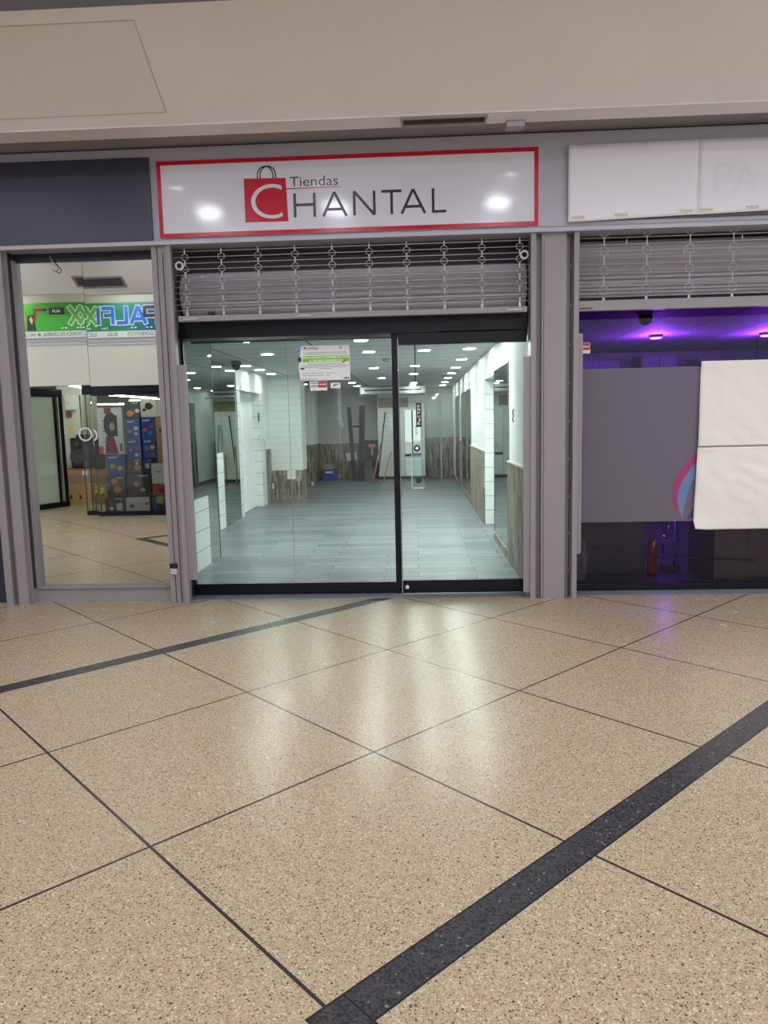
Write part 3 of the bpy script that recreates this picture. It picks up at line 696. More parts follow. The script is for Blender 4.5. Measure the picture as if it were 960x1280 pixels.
# recessed downlights, a few of them added to light the middle of the shop
LED = emat('shop_led', (246,255,250), 250)
LED2 = emat('shop_led_dim', (246,255,250), 85)
LED3 = emat('shop_led_mid', (246,255,250), 80)
LROWS = [('along the right wall', [(.70, y) for y in (2.1, 3.61, 5.25, 6.95, 8.5, 10.06, 11.7, 13.2)]),
         ('along the middle', [(.12, 2.1), (.12, 3.66), (.0, 6.3), (-.03, 8.45), (-.04, 11.7), (-.07, 12.7)]),
         ('left of the middle', [(-.60, 2.3), (-.60, 3.68), (-.7, 6.6), (-.70, 9.48), (-1.45, 11.0), (-1.46, 12.6)]),
         ('at the far left', [(-1.86, 2.11), (-1.92, 3.63), (-1.6, 5.2), (-2.62, 5.43), (-2.60, 6.35), (-2.60, 7.35), (-2.59, 11.2)])]
ORD = ['first', 'second', 'third', 'fourth', 'fifth', 'sixth', 'seventh', 'eighth']
RING = M('led_ring', (236,240,238), .4)
for rn, pts in LROWS:
    for i, (x, y) in enumerate(pts):
        t = thing('recessed_downlight', (x, y, 2.405), 'recessed ceiling light, %s from the storefront in the row %s' % (ORD[i], rn), 'ceiling light', 'recessed lights in the empty shop')
        B().lathe([(.078,.004),(.100,.006),(.100,.016),(.078,.016),(.078,.004)], (x, y, 2.405), 'z', 24).build('trim_ring', RING, t)
        B().lathe([(.077,.003),(.077,.009)], (x, y, 2.405), 'z', 24).build('lens', (LED if x > -2.5 else LED3) if y < 9 else LED2, t)
        dim = 1.0 if y < 9 and x > -2.5 else .2
        l = bpy.data.lights.new('shop_led_light', 'SPOT'); l.energy = (34 if (x, y) != (-2.60, 7.35) else 14)*dim; l.spot_size = math.radians(118); l.spot_blend = .35; l.shadow_soft_size = .07
        l.color = (.95, 1.0, .975)
        lo = bpy.data.objects.new('shop_led_light', l); COL.objects.link(lo); lo.location = (x, y, 2.400)

# loose things at the back
t = thing('hanging_cables', (-1.5, 11.6, .6), 'bundle of white cables hanging from the ceiling at the back', 'cable')
for k, (dx, zb) in enumerate(((0,.62),(.02,1.0),(-.03,1.5),(.05,1.3))):
    pts = [(-1.82+.0*k+dx*(1-.5*q/14)+.012*math.sin(q*1.3+k), 11.6+.012*math.cos(q+k), 2.42-(2.42-zb)*q/14) for q in range(15)]
    B().tube(pts, .006, 6).build('cable', M('cable_white', (206,210,206), .4), t)
q = B(); random.seed(5)
for i in range(7):
    a = random.random()*6; r = random.uniform(.04, .09)
    q.tube([(-1.80+r*math.cos(a+k*.6)*.8, 11.58+r*.4*math.sin(k), 1.52+r*1.4*math.sin(a*2+k*.6)) for k in range(9)], .006, 5)
q.build('coil', M('cable_white', (206,210,206), .4), t)
DARKW = M('dark_metal_post', (34,36,40), .5)
t = thing('metal_post', (-1.5, 12.9, 0), 'pair of dark uprights joined by a bracket leaning at the back', 'post')
B().obox((-1.66, 12.9, .95), (.10, .06, 1.9), (.05,-.045,0), .006).build('upright', DARKW, t)
B().obox((-1.40, 12.9, .93), (.15, .06, 2.02), (.05,.035,0), .006).build('upright', DARKW, t)
B().box(-1.62, -1.42, 12.88, 12.93, 1.38, 1.43).build('bracket', DARKW, t)
t = thing('board_scrap', (-1.06, 13.0, 0), 'dark boards and lumber piled against the back wall', 'boards')
B().obox((-1.18, 13.72, .52), (.52, .03, 1.02), (.05,0,0)).build('panel', M('charcoal_board', (58,58,62), .6), t)
t = thing('cardboard_box', (-1.27, 13.1, 0), 'grey brown cardboard boxes stacked at the back by the dark posts', 'box')
B().box(-1.50, -1.14, 13.02, 13.35, 0, .30, .006).build('body', M('dusty_board', (112,106,96), .8, var=.15), t)
B().box(-1.49, -1.16, 13.04, 13.33, .301, .50, .006).build('upper_body', M('dusty_board2', (96,92,86), .8, var=.15), t)
t = thing('hand_tool', (-1.12, 12.94, .62), 'pinkish T shaped tool hanging against the dark board', 'tool')
B().box(-1.24, -1.06, 12.92, 12.95, .86, .95, .01).build('head', M('pink_plastic', (190,116,100), .5), t)
B().box(-1.17, -1.12, 12.92, 12.95, .66, .86, .006).build('handle', M('pink_plastic', (190,116,100), .5), t)
WOOD = M('raw_wood', (158,128,84), .65, var=.2, vs=5, stretch=(1,1,.2))
for a, b_, r, lab, mm in (((-1.12,12.5,.0), (-.93,13.255,.95), .022, 'tan wooden stick leaning left against the boarded block', WOOD),
                     ((-.85,12.45,.0), (-.66,13.255,.72), .018, 'shorter tan stick crossing the first at the back', WOOD),
                     ((-.55,12.7,.0), (-.52,13.25,1.5), .026, 'pale pipe leaning against the boarded block', M('pale_pipe', (150,146,136), .5)),
                     ((-1.02,13.0,.0), (-.80,13.262,1.75), .016, 'thin dark pole leaning at the corner of the boarded block', DARKW)):
    tag(B().tube([a, b_], r, 8).build('leaning_pole', mm), lab, 'pole')
t = thing('product_box', (-2.2, 13.3, 0), 'blue carton with a grey box on top by the back wall', 'box')
B().box(-2.47, -2.12, 13.2, 13.5, 0, .30, .006).build('body', M('blue_carton', (52,66,150), .5, var=.2, vs=12), t)
B().rect(-2.40, -2.2, .20, .25, FRONT(0,13.2,0), 0, .002).build('print', PW, t)
B().box(-2.44, -2.18, 13.22, 13.48, .301, .42, .004).build('upper_box', M('grey_carton', (150,146,140), .6), t)
t = tag(B().obox((-1.76, 13.87, .60), (.28, .01, .22), (0,math.radians(-10),0)).build('loose_paper', PW), 'tilted white paper stuck on the stone at the back', 'paper')
t = tag(B().lathe([(.03,0),(.04,.02),(.028,.06),(.035,.10)], (-2.55, 11.8, 0), 'z', 14).build('paper_cup', PW), 'small white cup on the floor at the back left', 'cup')
t = tag(B().box(-.02+.12, .10+.12, 13.285, 13.3, 2.0, 2.06, .003).build('exit_plate', M('plate_light', (210,212,208), .5)), 'tiny light plate high on the back block', 'plate')
# glass partition at the right end of the back wall
t = thing('glass_partition', (.5, 13.2, 0), 'slim framed glass partition beside the back right corner', 'partition')
B().box(.30, .62, 13.19, 13.20, .02, 2.2).build('pane', GLASS, t)
B().box(.62, .66, 13.17, 13.22, 0, 2.25).box(.25, .95, 13.17, 13.22, 2.20, 2.24).build('frame', M('pale_frame', (170,174,170), .4), t)

# ================================================================== PURPLE SHOP
struct('floor_purple', B().box(1.26, 6, .44, 5.2, -.12, 0), M('dark_floor', (70,68,76), .3, var=.1), 'dark floor of the purple shop', 'floor')
struct('ceiling_purple', B().box(1.26, 6, .335, 5.2, 2.44, 2.52), brickmat('purple_ceiling_tile', 'xy', .6, 1.2, (104,92,116), (98,86,110), (26,20,36), .014, rough=.8, offset=0, nvar=.03), 'tile ceiling of the purple shop', 'ceiling')
PW2 = M('purple_shop_wall', (84,78,96), .6)
struct('wall_purple', B().box(1.25, 1.27, .44, 5.2, 0, 2.65).box(1.26, 6, 5.2, 5.3, 0, 2.65).box(6, 6.1, 0.3, 5.2, 0, 2.65), PW2, 'walls of the purple shop', 'wall')
t = thing('window_2', (3.4, .30, 0), 'black framed glass front of the purple shop at right', 'window', kind='structure')
f = B().box(1.32, 5.9, .27, .33, .006, .06, .003).box(1.32, 5.9, .285, .315, .075, .082).box(1.32, 5.9, .27, .33, 2.43, 2.50)
f.build('frame', BLACK, t)
for xa, xb in ((1.32, 2.845), (2.851, 4.5), (4.503, 5.9)):
    B().box(xa, xb, .297, .303, .055, 2.45).build('pane', PGLASS, t)
mF, nt, out = newmat('frosted_film')
bs = nt.nodes.new('ShaderNodeBsdfPrincipled'); bs.inputs['Base Color'].default_value = lin((132,126,130)); bs.inputs['Roughness'].default_value = .45
tl = nt.nodes.new('ShaderNodeBsdfTranslucent'); tl.inputs[0].default_value = lin((200,200,205))
mx = nt.nodes.new('ShaderNodeMixShader'); mx.inputs[0].default_value = .45
nt.links.new(bs.outputs[0], mx.inputs[1]); nt.links.new(tl.outputs[0], mx.inputs[2]); nt.links.new(mx.outputs[0], out.inputs[0])
t = thing('frosted_film', (3.4, .305, .6), 'wide grey frosted film band on the purple shop window', 'window film')
B().box(1.325, 5.8, .2945, .2965, .60, 1.905).build('film', mF, t)
def arc(cx, cy, rx, ry, a0, a1, n=26):
    return [(cx+rx*math.cos(math.radians(a0+(a1-a0)*k/n)), cy+ry*math.sin(math.radians(a0+(a1-a0)*k/n))) for k in range(n+1)]
FF = FRONT(0, .3035, 0)
FFF = FRONT(0, .2945, 0)
def crescent(c, o, i, a0, a1, mm, nm):
    A = arc(*c, *o, a0, a1); Bq = arc(c[0]+i[2], c[1]+i[3], i[0], i[1], a0, a1); q = B()
    for k in range(len(A)-1): q.flat([A[k], A[k+1], Bq[k+1], Bq[k]], FFF, 0, .0006)
    q.build(nm, mm, t)
MO = [(2.409,1.195),(2.317,1.136),(2.239,1.035),(2.188,.927),(2.181,.817),(2.207,.706),(2.257,.622)]
MI = [(2.411,1.127),(2.339,1.061),(2.278,.973),(2.237,.878),(2.225,.789),(2.238,.699),(2.263,.629)]
BI = [(2.413,1.032),(2.362,.965),(2.324,.883),(2.299,.801),(2.284,.733),(2.276,.671),(2.27,.622)]
def cr(P, n=8):
    out = []
    for i in range(len(P)-1):
        p0, p1, p2, p3 = P[max(i-1,0)], P[i], P[i+1], P[min(i+2, len(P)-1)]
        for k in range(n):
            u = k/n; out.append(tuple(.5*(2*p1[d]+(p2[d]-p0[d])*u+(2*p0[d]-5*p1[d]+4*p2[d]-p3[d])*u*u+(3*p1[d]-p0[d]-3*p2[d]+p3[d])*u**3) for d in (0,1)))
    return out+[P[-1]]
def swoosh(A, Bq, mm, nm):
    A, Bq = cr(A), cr(Bq); q = B()
    for k in range(len(A)-1): q.flat([A[k], A[k+1], Bq[k+1], Bq[k]], FFF, 0, .0006)
    q.build(nm, mm, t)
swoosh(MO, MI, M('swoosh_magenta', (150,44,104), .4), 'magenta_swoosh')
swoosh(MI, BI, M('swoosh_blue', (96,122,162), .4), 'blue_swoosh')
B().flat([(2.311,.622),(2.42,.622),(2.44,.86),(2.40,.80)], FFF, 0, .0006).build('purple_stroke', M('swoosh_purple', (70,44,112), .4), t)
FFF = FRONT(0, .2965, 0)
t = thing('warning_sticker', (1.40, .295, 2.04), 'small red and white sticker on the purple shop glass beside the pillar', 'sticker')
B().rect(1.352, 1.472, 2.035, 2.125, FFF, -.0002, .0006).build('sheet', PW, t)
B().rect(1.375, 1.47, 2.062, 2.123, FFF, .0006, .0012).build('red_block', RED, t)
q = B()
for i in range(6): q.rect(1.392+.012*i, 1.401+.012*i, 2.086, 2.096, FFF, .0012, .0016)
q.build('lettering', PW, t)
# large taped paper sheets on the glass
KP = M('wrapping_paper', (234,228,220), .7, var=.03, vs=2, bump=.35, bs=7)
def kraft(x0, x1, z0, z1, y, dx, label, cw=0):
    q = B(); nx, nz = 60, 44; g = []
    for i in range(nx+1):
        row = []
        for k in range(nz+1):
            u, v = i/nx, k/nz
            x = x0+(x1-x0)*u-dx*(1-v)*(1-u); z = z0+(z1-z0)*v
            cr = .014*noise.noise((x*2.2, z*2.6, 3))+.016*abs(noise.noise((x*4+z*3, z*5, 9)))+.006*abs(noise.noise((x*13, z*11, 2)))
            curl = cw*max(0, 1-u*14)*max(0, 1-v*9)
            row.append(q.bm.verts.new((x+curl*.6, y-.012-cr-curl*.7, z+curl*.5)))
        g.append(row)
    for i in range(nx):
        for k in range(nz):
            f = q.bm.faces.new((g[i][k], g[i+1][k], g[i+1][k+1], g[i][k+1])); f.smooth = True
    o = q.build('paper_sheet', KP); md = o.modifiers.new('thick', 'SOLIDIFY'); md.thickness = .001
    return tag(o, label, 'paper', 'paper sheets on the purple shop glass')
kraft(2.385, 3.9, 1.235, 1.945, .292, .01, 'upper large off-white paper sheet taped to the purple shop glass')
kraft(2.372, 3.9, .525, 1.228, .290, .02, 'lower large off-white paper sheet with a curled corner on the purple shop glass', .022)
# things seen under the film
PUR = (.33, .07, 1.0)
PE = emat('violet_lamp', (170,70,255), 26)
for i, (x, y) in enumerate(((2.82, 2.86), (4.12, 2.93))):
    t = thing('violet_downlight', (x, y, 2.41), 'violet ceiling lamp of the purple shop, %s' % ('the bright one above the film', 'at the right picture edge')[i], 'ceiling light')
    B().lathe([(.05,.0),(.08,.0),(.08,.03),(.05,.03),(.05,.0)], (x, y, 2.41), 'z', 20).build('trim_ring', BLACKP, t)
    B().lathe([(.02,-.016),(.055,-.012),(.068,-.002),(.068,.012)], (x, y, 2.41), 'z', 20).build('lens', PE, t)
    l = bpy.data.lights.new('violet_light', 'POINT'); l.energy = 105; l.color = PUR; l.shadow_soft_size = .08
    lo = bpy.data.objects.new('violet_light', l); COL.objects.link(lo); lo.location = (x, y, 2.30)
CTR = M('brown_counter', (92,80,74), .35, var=.06)
t = thing('service_counter', (3.3, .75, 0), 'dark brown panelled counter behind the purple shop glass', 'counter')
B().box(2.60, 4.2, .42, 1.05, .02, .62, .004).build('body', CTR, t)
B().box(2.57, 4.22, .40, 1.08, .62, .655, .004).build('top', M('counter_top', (150,140,160), .3), t)
B().box(2.598, 2.602, .416, .422, .03, .62).box(2.875, 2.878, .416, .422, .03, .62).build('panel_joint', M('joint_pale', (120,110,104), .5), t)
t = thing('low_cabinet', (1.85, 1.1, 0), 'dark grey low cabinet under the film at the left of the purple shop', 'cabinet')
B().box(1.52, 2.16, .95, 1.35, .0, .82, .006).build('body', M('cabinet_grey', (62,62,66), .35, var=.06), t)
B().box(1.54, 2.14, .940, .95, .06, .80, .004).build('door', M('cabinet_door', (70,70,74), .35), t)
t = thing('fire_extinguisher', (2.235, .95, 0), 'narrow red fire extinguisher standing beside the dark cabinet', 'fire extinguisher')
B().lathe([(.042,.0),(.046,.01),(.046,.27),(.038,.31),(.016,.33),(.016,.36)], (2.235, .98, 0), 'z', 22).build('cylinder', M('extinguisher_red', (150,36,30), .3), t)
B().box(2.222, 2.25, .955, 1.0, .36, .385).box(2.20, 2.235, .968, .99, .385, .395).build('valve_lever', BLACKP, t)
B().flat([(2.222,.29),(2.24,.33),(2.252,.31),(2.236,.26)], FRONT(0,.93,0), 0, .002).build('tag', PW, t)
t = tag(B().box(1.0, 1.0001, 0, .0001, 0, .0001).build('x', BLACKP), '', '') if False else None
def crumple(c, sx, sy, sz, name, mm, label, cat, seed):
    bm = bmesh.new(); bmesh.ops.create_icosphere(bm, subdivisions=5, radius=1)
    for v in bm.verts:
        p = v.co.copy(); d = 1+.22*noise.noise(p*2.2+Vector((seed,0,0)))+.20*abs(noise.noise(p*5+Vector((0,seed,0))))+.16*abs(noise.noise(p*11+Vector((0,seed,2))))
        v.co = Vector((p.x*sx*d, p.y*sy*d, p.z*sz*d))
    zm = min(v.co.z for v in bm.verts)
    q = B(); q.merge(bm, Matrix.Translation((c[0], c[1], c[2]-zm)))
    return tag(q.build(name, mm), label, cat)
crumple((1.43, .39, .002), .05, .045, .20, 'plastic_bag', M('foil_plastic', (126,124,122), .28, metal=.4, var=.85, vs=22), 'crumpled silvery plastic bag on the floor behind the purple shop glass', 'bag', 4.2)
def garland(x, y, z0, z1, label):
    q = B(); random.seed(int(x*100))
    q.tube([(x, y, z0), (x, y, z1)], .012, 8)
    for i in range(150):
        z = random.uniform(z0, z1); a = random.random()*6.28; d = Vector((math.cos(a), math.sin(a), random.uniform(-.4, .4)))*.032
        q.flat([(0,0),(.006,0),(.004,.03),(.001,.03)], (Vector((x, y, z)), d.orthogonal().normalized(), d.normalized()), 0, .0005)
    return tag(q.build('tinsel_garland', M('tinsel', (170,168,172), .2, metal=.9)), label, 'garland')
garland(2.26, 1.35, .42, 1.2, 'thin silver tinsel strand hanging above the fire extinguisher')
garland(2.44, 1.2, .30, 1.2, 'silver tinsel strand hanging beside the violet post')
VIO = M('violet_plastic', (120,60,200), .4)
t = thing('display_stand', (2.55, 1.12, 0), 'violet post with a small dark tray lit by purple light', 'stand')
B().box(2.505, 2.54, 1.13, 1.17, .05, .9).build('post', VIO, t)
B().box(2.36, 2.55, 1.09, 1.2, .262, .275, .003).build('tray', BLACKP, t)
B().box(2.39, 2.50, 1.10, 1.2, .10, .262, .01).build('box', VIO, t)
B().box(2.40, 2.55, 1.1, 1.25, 0, .05, .004).build('foot', BLACKP, t)
l = bpy.data.lights.new('violet_light', 'POINT'); l.energy = 3; l.color = PUR; l.shadow_soft_size = .05
lo = bpy.data.objects.new('violet_light', l); COL.objects.link(lo); lo.location = (2.45, 1.22, .52)
t = tag(B().tube([(1.53+ (2.95-1.53)*k/12, .39, .36-.13*k/12-.02*math.sin(PI*k/12)) for k in range(13)], .006, 6).build('black_line', BLACKP), 'thin black line sagging low behind the purple shop glass', 'cable')  # thin dark tube running low behind the glass
t = thing('ceiling_dome_camera', (2.17, 1.11, 2.44), 'dark dome camera on the ceiling of the purple shop', 'security camera')
B().lathe([(.06,0),(.065,-.01),(.065,-.04),(.05,-.07),(.02,-.09)], (2.17, 1.11, 2.44), 'z', 20).build('dome', MC['cam_dome'], t)
for i, (x0, x1, z1) in enumerate(((2.3, 2.9, 2.3), (3.2, 3.7, 2.35), (4.0, 4.5, 2.3))):
    t = thing('tall_cabinet', ((x0+x1)/2, 5.0, 0), 'tall dark cupboard against the back wall of the purple shop, %s from the left' % ORD[i], 'cupboard', 'cupboards in the purple shop')
    B().box(x0, x1, 4.7, 5.19, 0, z1, .005).build('body', M('cupboard_grey', (66,62,78), .5), t)
    B().box(x0+.02, (x0+x1)/2-.005, 4.685, 4.7, .06, z1-.03, .003).box((x0+x1)/2+.005, x1-.02, 4.685, 4.7, .06, z1-.03, .003).build('doors', M('cupboard_door', (74,70,86), .5), t)
# ================================================================== OPPOSITE SHOP (seen in the mirror)
R = lambda yv: .316-yv
GLASS2 = glassmat('opposite_shop_glass', (.94,.97,.95), .35)
OPW = M('opposite_cream_wall', (214,210,200), .5, var=.03, vs=2)
struct('wall_opposite', B().box(-10, -3.3, YO-.15, YO, 2.21, 3.8), OPW, 'cream wall above the opposite shop, seen in the mirror', 'wall')
struct('trim_16', B().box(-10, -3.3, YO, YO+.02, 2.935, 3.0).box(-10, -3.3, YO, YO+.012, 2.88, 2.90), GREY, 'grey strip under the opposite shop sign', 'trim')
struct('trim_17', B().box(-5.56, -3.3, YO-.05, YO-.01, 2.05, 2.21), BLACK, 'black header over the opposite shop window', 'trim')
struct('ceiling_opposite', B().box(-14, -3.3, -22, YO-.15, 2.64, 2.7), M('opposite_ceiling', (205,210,202), .7), 'ceiling of the opposite shop', 'ceiling')
struct('wall_opposite_back', B().box(-14, -3.3, -22.1, -22, 0, 2.64).box(-3.3,-3.2,-22,YO-.15,0,3.8).box(-14.1,-14,-22,YO,0,2.64).box(-14,-10,YO-.15,YO,0,2.7), M('opposite_back_wall', (200,208,200), .6), 'pale back and side walls of the opposite shop', 'wall')
struct('wall_opposite_column', B().box(-7.22, -6.72, R(9.4), R(8.95), 0, 2.64), M('opposite_column_paint', (206,210,198), .5), 'pale column in the opposite shop', 'wall')
# sign
t = thing('shop_sign', (-4.9, YO+.03, 3.0), 'green and blue Palfixx shop sign reflected in the mirror', 'sign')
FB = BACKW(0, YO+.04, 0)
def bx(x): return -x
m, nt, out = newmat('sign_gradient'); X.nt = nt
bsdf = nt.nodes.new('ShaderNodeBsdfPrincipled'); nt.links.new(bsdf.outputs[0], out.inputs[0]); bsdf.inputs['Roughness'].default_value = .3
tc = nt.nodes.new('ShaderNodeTexCoord'); sx = nt.nodes.new('ShaderNodeSeparateXYZ'); nt.links.new(tc.outputs['Object'], sx.inputs[0])
mr = nt.nodes.new('ShaderNodeMapRange'); mr.inputs[1].default_value = -1.6; mr.inputs[2].default_value = .7; nt.links.new(sx.outputs[0], mr.inputs[0])
rp = nt.nodes.new('ShaderNodeValToRGB'); e = rp.color_ramp.elements
e[0].position = 0; e[0].color = lin((72,176,40)); e[1].position = 1; e[1].color = lin((20,66,120))
for p_, c_ in ((.35, (62,166,50)), (.55, (30,122,72)), (.75, (28,120,110))):
    q = e.new(p_); q.color = lin(c_)
nt.links.new(mr.outputs[0], rp.inputs[0]); nt.links.new(rp.outputs[0], bsdf.inputs['Base Color'])
B().box(-6.5, -3.4, YO+.001, YO+.04, 3.105, 3.565).build('panel', m, t)
WSIGN = M('sign_strip_white', (230,232,232), .4)
B().box(-6.5, -3.4, YO+.001, YO+.042, 3.0, 3.105).build('strip', WSIGN, t)
def seg(c, xl, xr, zb, zt):
    w_, h = xr-xl, zt-zb; P = lambda u, v: (xl+u*w_, zb+v*h)
    D = {'P': [[P(.15,0),P(.15,1)],[P(.15,.93),P(.9,.93)],[P(.88,1),P(.88,.4)],[P(.15,.45),P(.9,.45)]],
         'A': [[P(.05,0),P(.5,1)],[P(.5,1),P(.95,0)],[P(.25,.28),P(.75,.28)]],
         'L': [[P(.15,0),P(.15,1)],[P(.15,.08),P(1,.08)]],
         'F': [[P(.15,0),P(.15,1)],[P(.15,.92),P(1,.92)],[P(.15,.52),P(.85,.52)]],
         'I': [[P(.5,0),P(.5,1)]],
         'X': [[P(.02,0),P(.98,1)],[P(.02,1),P(.98,0)]]}
    return D[c]
BLU = M('letter_blue', (36,104,206), .35); GRN = M('letter_green', (90,172,60), .35); LBK = M('letter_black', (44,46,52), .35)
for ch, xa, xb, mm in (('P',-4.22,-4.50,LBK),('A',-4.44,-4.72,BLU),('L',-4.75,-4.95,BLU),('F',-4.98,-5.19,BLU),('I',-5.20,-5.31,BLU),('X',-5.28,-5.49,GRN),('X',-5.44,-5.65,GRN)):
    S_ = seg(ch, bx(xa), bx(xb), 3.215, 3.50)
    a = B(); c = B()
    for pts in S_:
        a.stroke(pts, .088, FB, .0004, .0015 if mm is not GRN else .0012, .016); c.stroke(pts, .058, FB, .0016, .0034)
    o = a.build('letter', WSIGN, t); o['label'] = 'white outlined letter '+ch
    c.build('letter_face', mm, o)
B().text('Oster', bx(-5.10), bx(-5.22), 3.135, 3.175, FB, .0004, .001, bold=.02).build('lettering', WSIGN, t)
q = B()
for x in (-4.35,-4.42,-4.62,-4.68,-5.4,-5.45,-5.5,-5.7,-5.76): q.rect(bx(x), bx(x)+.04, 3.145, 3.165, FB, .0004, .001)
q.build('small_logos', WSIGN, t)
q = B().text('ELECTRODOMESTICOS', bx(-4.05), bx(-4.78), 3.025, 3.085, FB, .0024, .003)
q.text('-', bx(-4.86), bx(-4.88), 3.05, 3.056, FB, .0024, .003).text('BELLEZA', bx(-4.95), bx(-5.12), 3.025, 3.085, FB, .0024, .003).text('-', bx(-5.2), bx(-5.22), 3.05, 3.056, FB, .0024, .003)
q.text('ELECTRONICA EN GENERAL', bx(-5.30), bx(-6.12), 3.025, 3.085, FB, .0024, .003).text('0412-', bx(-6.24), bx(-6.42), 3.025, 3.085, FB, .0024, .003)
q.build('lettering', M('strip_text', (50,54,60), .5), t)
q = B().disc(bx(-6.18), 3.053, .030, .030, FB, .0024, .003); q.build('phone_badge', GRN, t)
B().rect(bx(-5.73), bx(-5.99), 3.375, 3.49, FB, .0006, .0016).build('dark_badge', LBK, t)
B().text('ALFI', bx(-5.79), bx(-5.93), 3.41, 3.455, FB, .0016, .0022, bold=.02).build('lettering', WSIGN, t)
q = B().stroke([(bx(-6.07),3.455),(bx(-6.25),3.455)], .05, FB, .0006, .0018).stroke([(bx(-6.22),3.45),(bx(-6.25),3.27)], .045, FB, .0006, .0018); q.build('hair_dryer_picture', M('dryer_red', (150,40,32), .35), t)
q = B().rect(bx(-6.02), bx(-6.10), 3.435, 3.48, FB, .0007, .002).flat([(bx(-6.26),3.38),(bx(-6.36),3.36),(bx(-6.38),3.12),(bx(-6.22),3.12)], FB, .0007, .002); q.build('black_picture', LBK, t)
B().flat([(bx(-6.40),3.47),(bx(-6.45),3.47),(bx(-6.45),3.2),(bx(-6.40),3.2)], FB, .0007, .0022).build('yellow_picture', M('tool_yellow', (226,196,40), .4), t)
B().flat([(bx(-6.30),3.36),(bx(-6.33),3.3),(bx(-6.29),3.22),(bx(-6.27),3.3)], FB, .0022, .0028).build('cream_picture', M('cream_print', (214,208,150), .4), t)
# tube lights
TUBE = emat('tube_glow', (250,255,246), 45)
def tube_light(x0, x1, y, z, label):
    t = thing('ceiling_tube_light', ((x0+x1)/2, y, z), label, 'tube light')
    B().box(x0, x1, y-.03, y+.03, z+.02, z+.05).build('fitting', M('white_metal', (225,225,225), .4), t)
    B().tube([(x0+.02, y, z), (x1-.02, y, z)], .018, 10).build('tube', TUBE, t)
tube_light(-5.05, -4.25, R(5.95), 3.695, 'tube light above the green sign in the right mirror pane')
tube_light(-6.1, -4.5, R(7.35), 2.59, 'added unseen tube light just inside the opposite window, brightening the display')  # added lamp, out of view, that brightens the opposite window display
tube_light(-7.2, -6.4, R(5.95), 3.695, 'tube light above the green sign at the left mirror edge')
for pa_, pb_, lab in (((-7.42, R(11.2), 2.3), (-7.25, R(14.6), 2.3), 'first hanging tube light row in the opposite shop, behind the right mirror pane'),
                    ((-10.8, R(18.3), 2.3), (-9.7, R(18.6), 2.3), 'far hanging tube light in the opposite shop above the poster'),
                    ((-6.41, R(7.7), 2.3), (-6.66, R(9.2), 2.3), 'hanging tube light in the opposite shop beside the pale column'),
                    ((-8.4, R(15.5), 2.3), (-7.0, R(15.5), 2.3), 'middle hanging tube light in the opposite shop')):
    t = thing('hanging_tube_light', pa_, lab, 'tube light')
    B().tube([Vector(pa_)+Vector((0,0,.035)), Vector(pb_)+Vector((0,0,.035))], .026, 6).build('fitting', M('white_metal', (225,225,225), .4), t)
    B().tube([pa_, pb_], .02, 10).build('tube', TUBE, t)
    q = B()
    for f_ in (.1, .9):
        c_ = Vector(pa_).lerp(Vector(pb_), f_); q.tube([c_+Vector((0,0,.05)), (c_.x, c_.y, 2.64)], .004, 5)
    q.build('suspension_wires', GREY, t)
t = thing('ceiling_tube_light', (-4.6, R(6.44), 2.12), 'added tube light hidden behind the black header, brightening the opposite window', 'tube light')  # added out of sight to light the poster and cartons
B().box(-5.45, -3.6, R(6.47), R(6.41), 2.145, 2.64).build('fitting', MC['white_metal'], t)
B().tube([(-5.43, R(6.44), 2.125), (-3.62, R(6.44), 2.125)], .016, 10).build('tube', emat('added_tube_glow', (250,255,246), 26), t)
# vent in the opposite slope
OS = (Vector((0, YO+.66, 3.62)), Vector((-1,0,0)), Vector((0, .71, .41)).normalized())
t = thing('air_vent', (-4.8, YO+.9, 3.75), 'grey grid air vent in the cream slope, reflected in the mirror', 'vent')
q = B()
for r_ in ((4.45,5.16,.12,.155),(4.45,5.16,.335,.37),(4.45,4.485,.155,.335),(5.125,5.16,.155,.335)): q.rect(*r_, OS, .0, .014)
q.build('frame', MC['vent_metal'], t)
B().rect(4.485, 5.125, .155, .335, OS, .001, .004).build('backing', MC['vent_dark'], t)
q = B()
for i in range(16): q.rect(4.5+.04*i, 4.506+.04*i, .155, .335, OS, .004, .010)
for i in range(5): q.rect(4.485, 5.125, .18+.033*i, .186+.033*i, OS, .004, .010)
q.build('grille', M('vent_slat', (104,102,108), .5), t)
# shop window, door and poster
t = thing('window_3', (-4.5, R(6.35), 0), 'glass window of the opposite shop with black bottom bar', 'window', kind='structure')
B().box(-5.60, -3.3, R(6.38), R(6.32), 0, .075).build('frame', BLACK, t)
B().box(-5.498, -3.3, R(6.353), R(6.347), .075, 2.05).build('pane', GLASS2, t)
t = thing('glass_door', (-5.62, R(6.4), 0), 'open glass door leaf with dark green edges beside the poster', 'door')
B().box(-5.60, -5.505, R(6.354), R(6.346), .08, 2.05).build('pane', GLASS2, t)
B().box(-5.61, -5.597, R(6.36), R(6.34), .08, 2.05).box(-5.512, -5.50, R(6.36), R(6.34), .08, 2.05).build('edge', M('glass_edge_green', (40,62,52), .3), t)
B().loop([(-5.52+.105*math.cos(2*PI*k/28), R(6.29), 1.385+.105*math.sin(2*PI*k/28)) for k in range(28)], .015, 8).build('ring_handle', M('handle_white', (228,230,226), .3), t)
B().box(-5.635, -5.62, R(6.35), R(6.29), 1.375, 1.395).build('handle_stub', CHROME, t)
FPo = BACKW(0, R(6.555), 0)
t = thing('advert_poster', (-5.29, R(6.56), 1.05), 'white poster with dark hair portrait and red coat in the opposite window', 'poster')
B().rect(bx(-5.066), bx(-5.507), 1.056, 1.853, FPo, -.001, 0).build('sheet', PW, t)
B().rect(bx(-5.43), bx(-5.507), 1.056, 1.19, FPo, 0, .001).build('red_corner', RED, t)
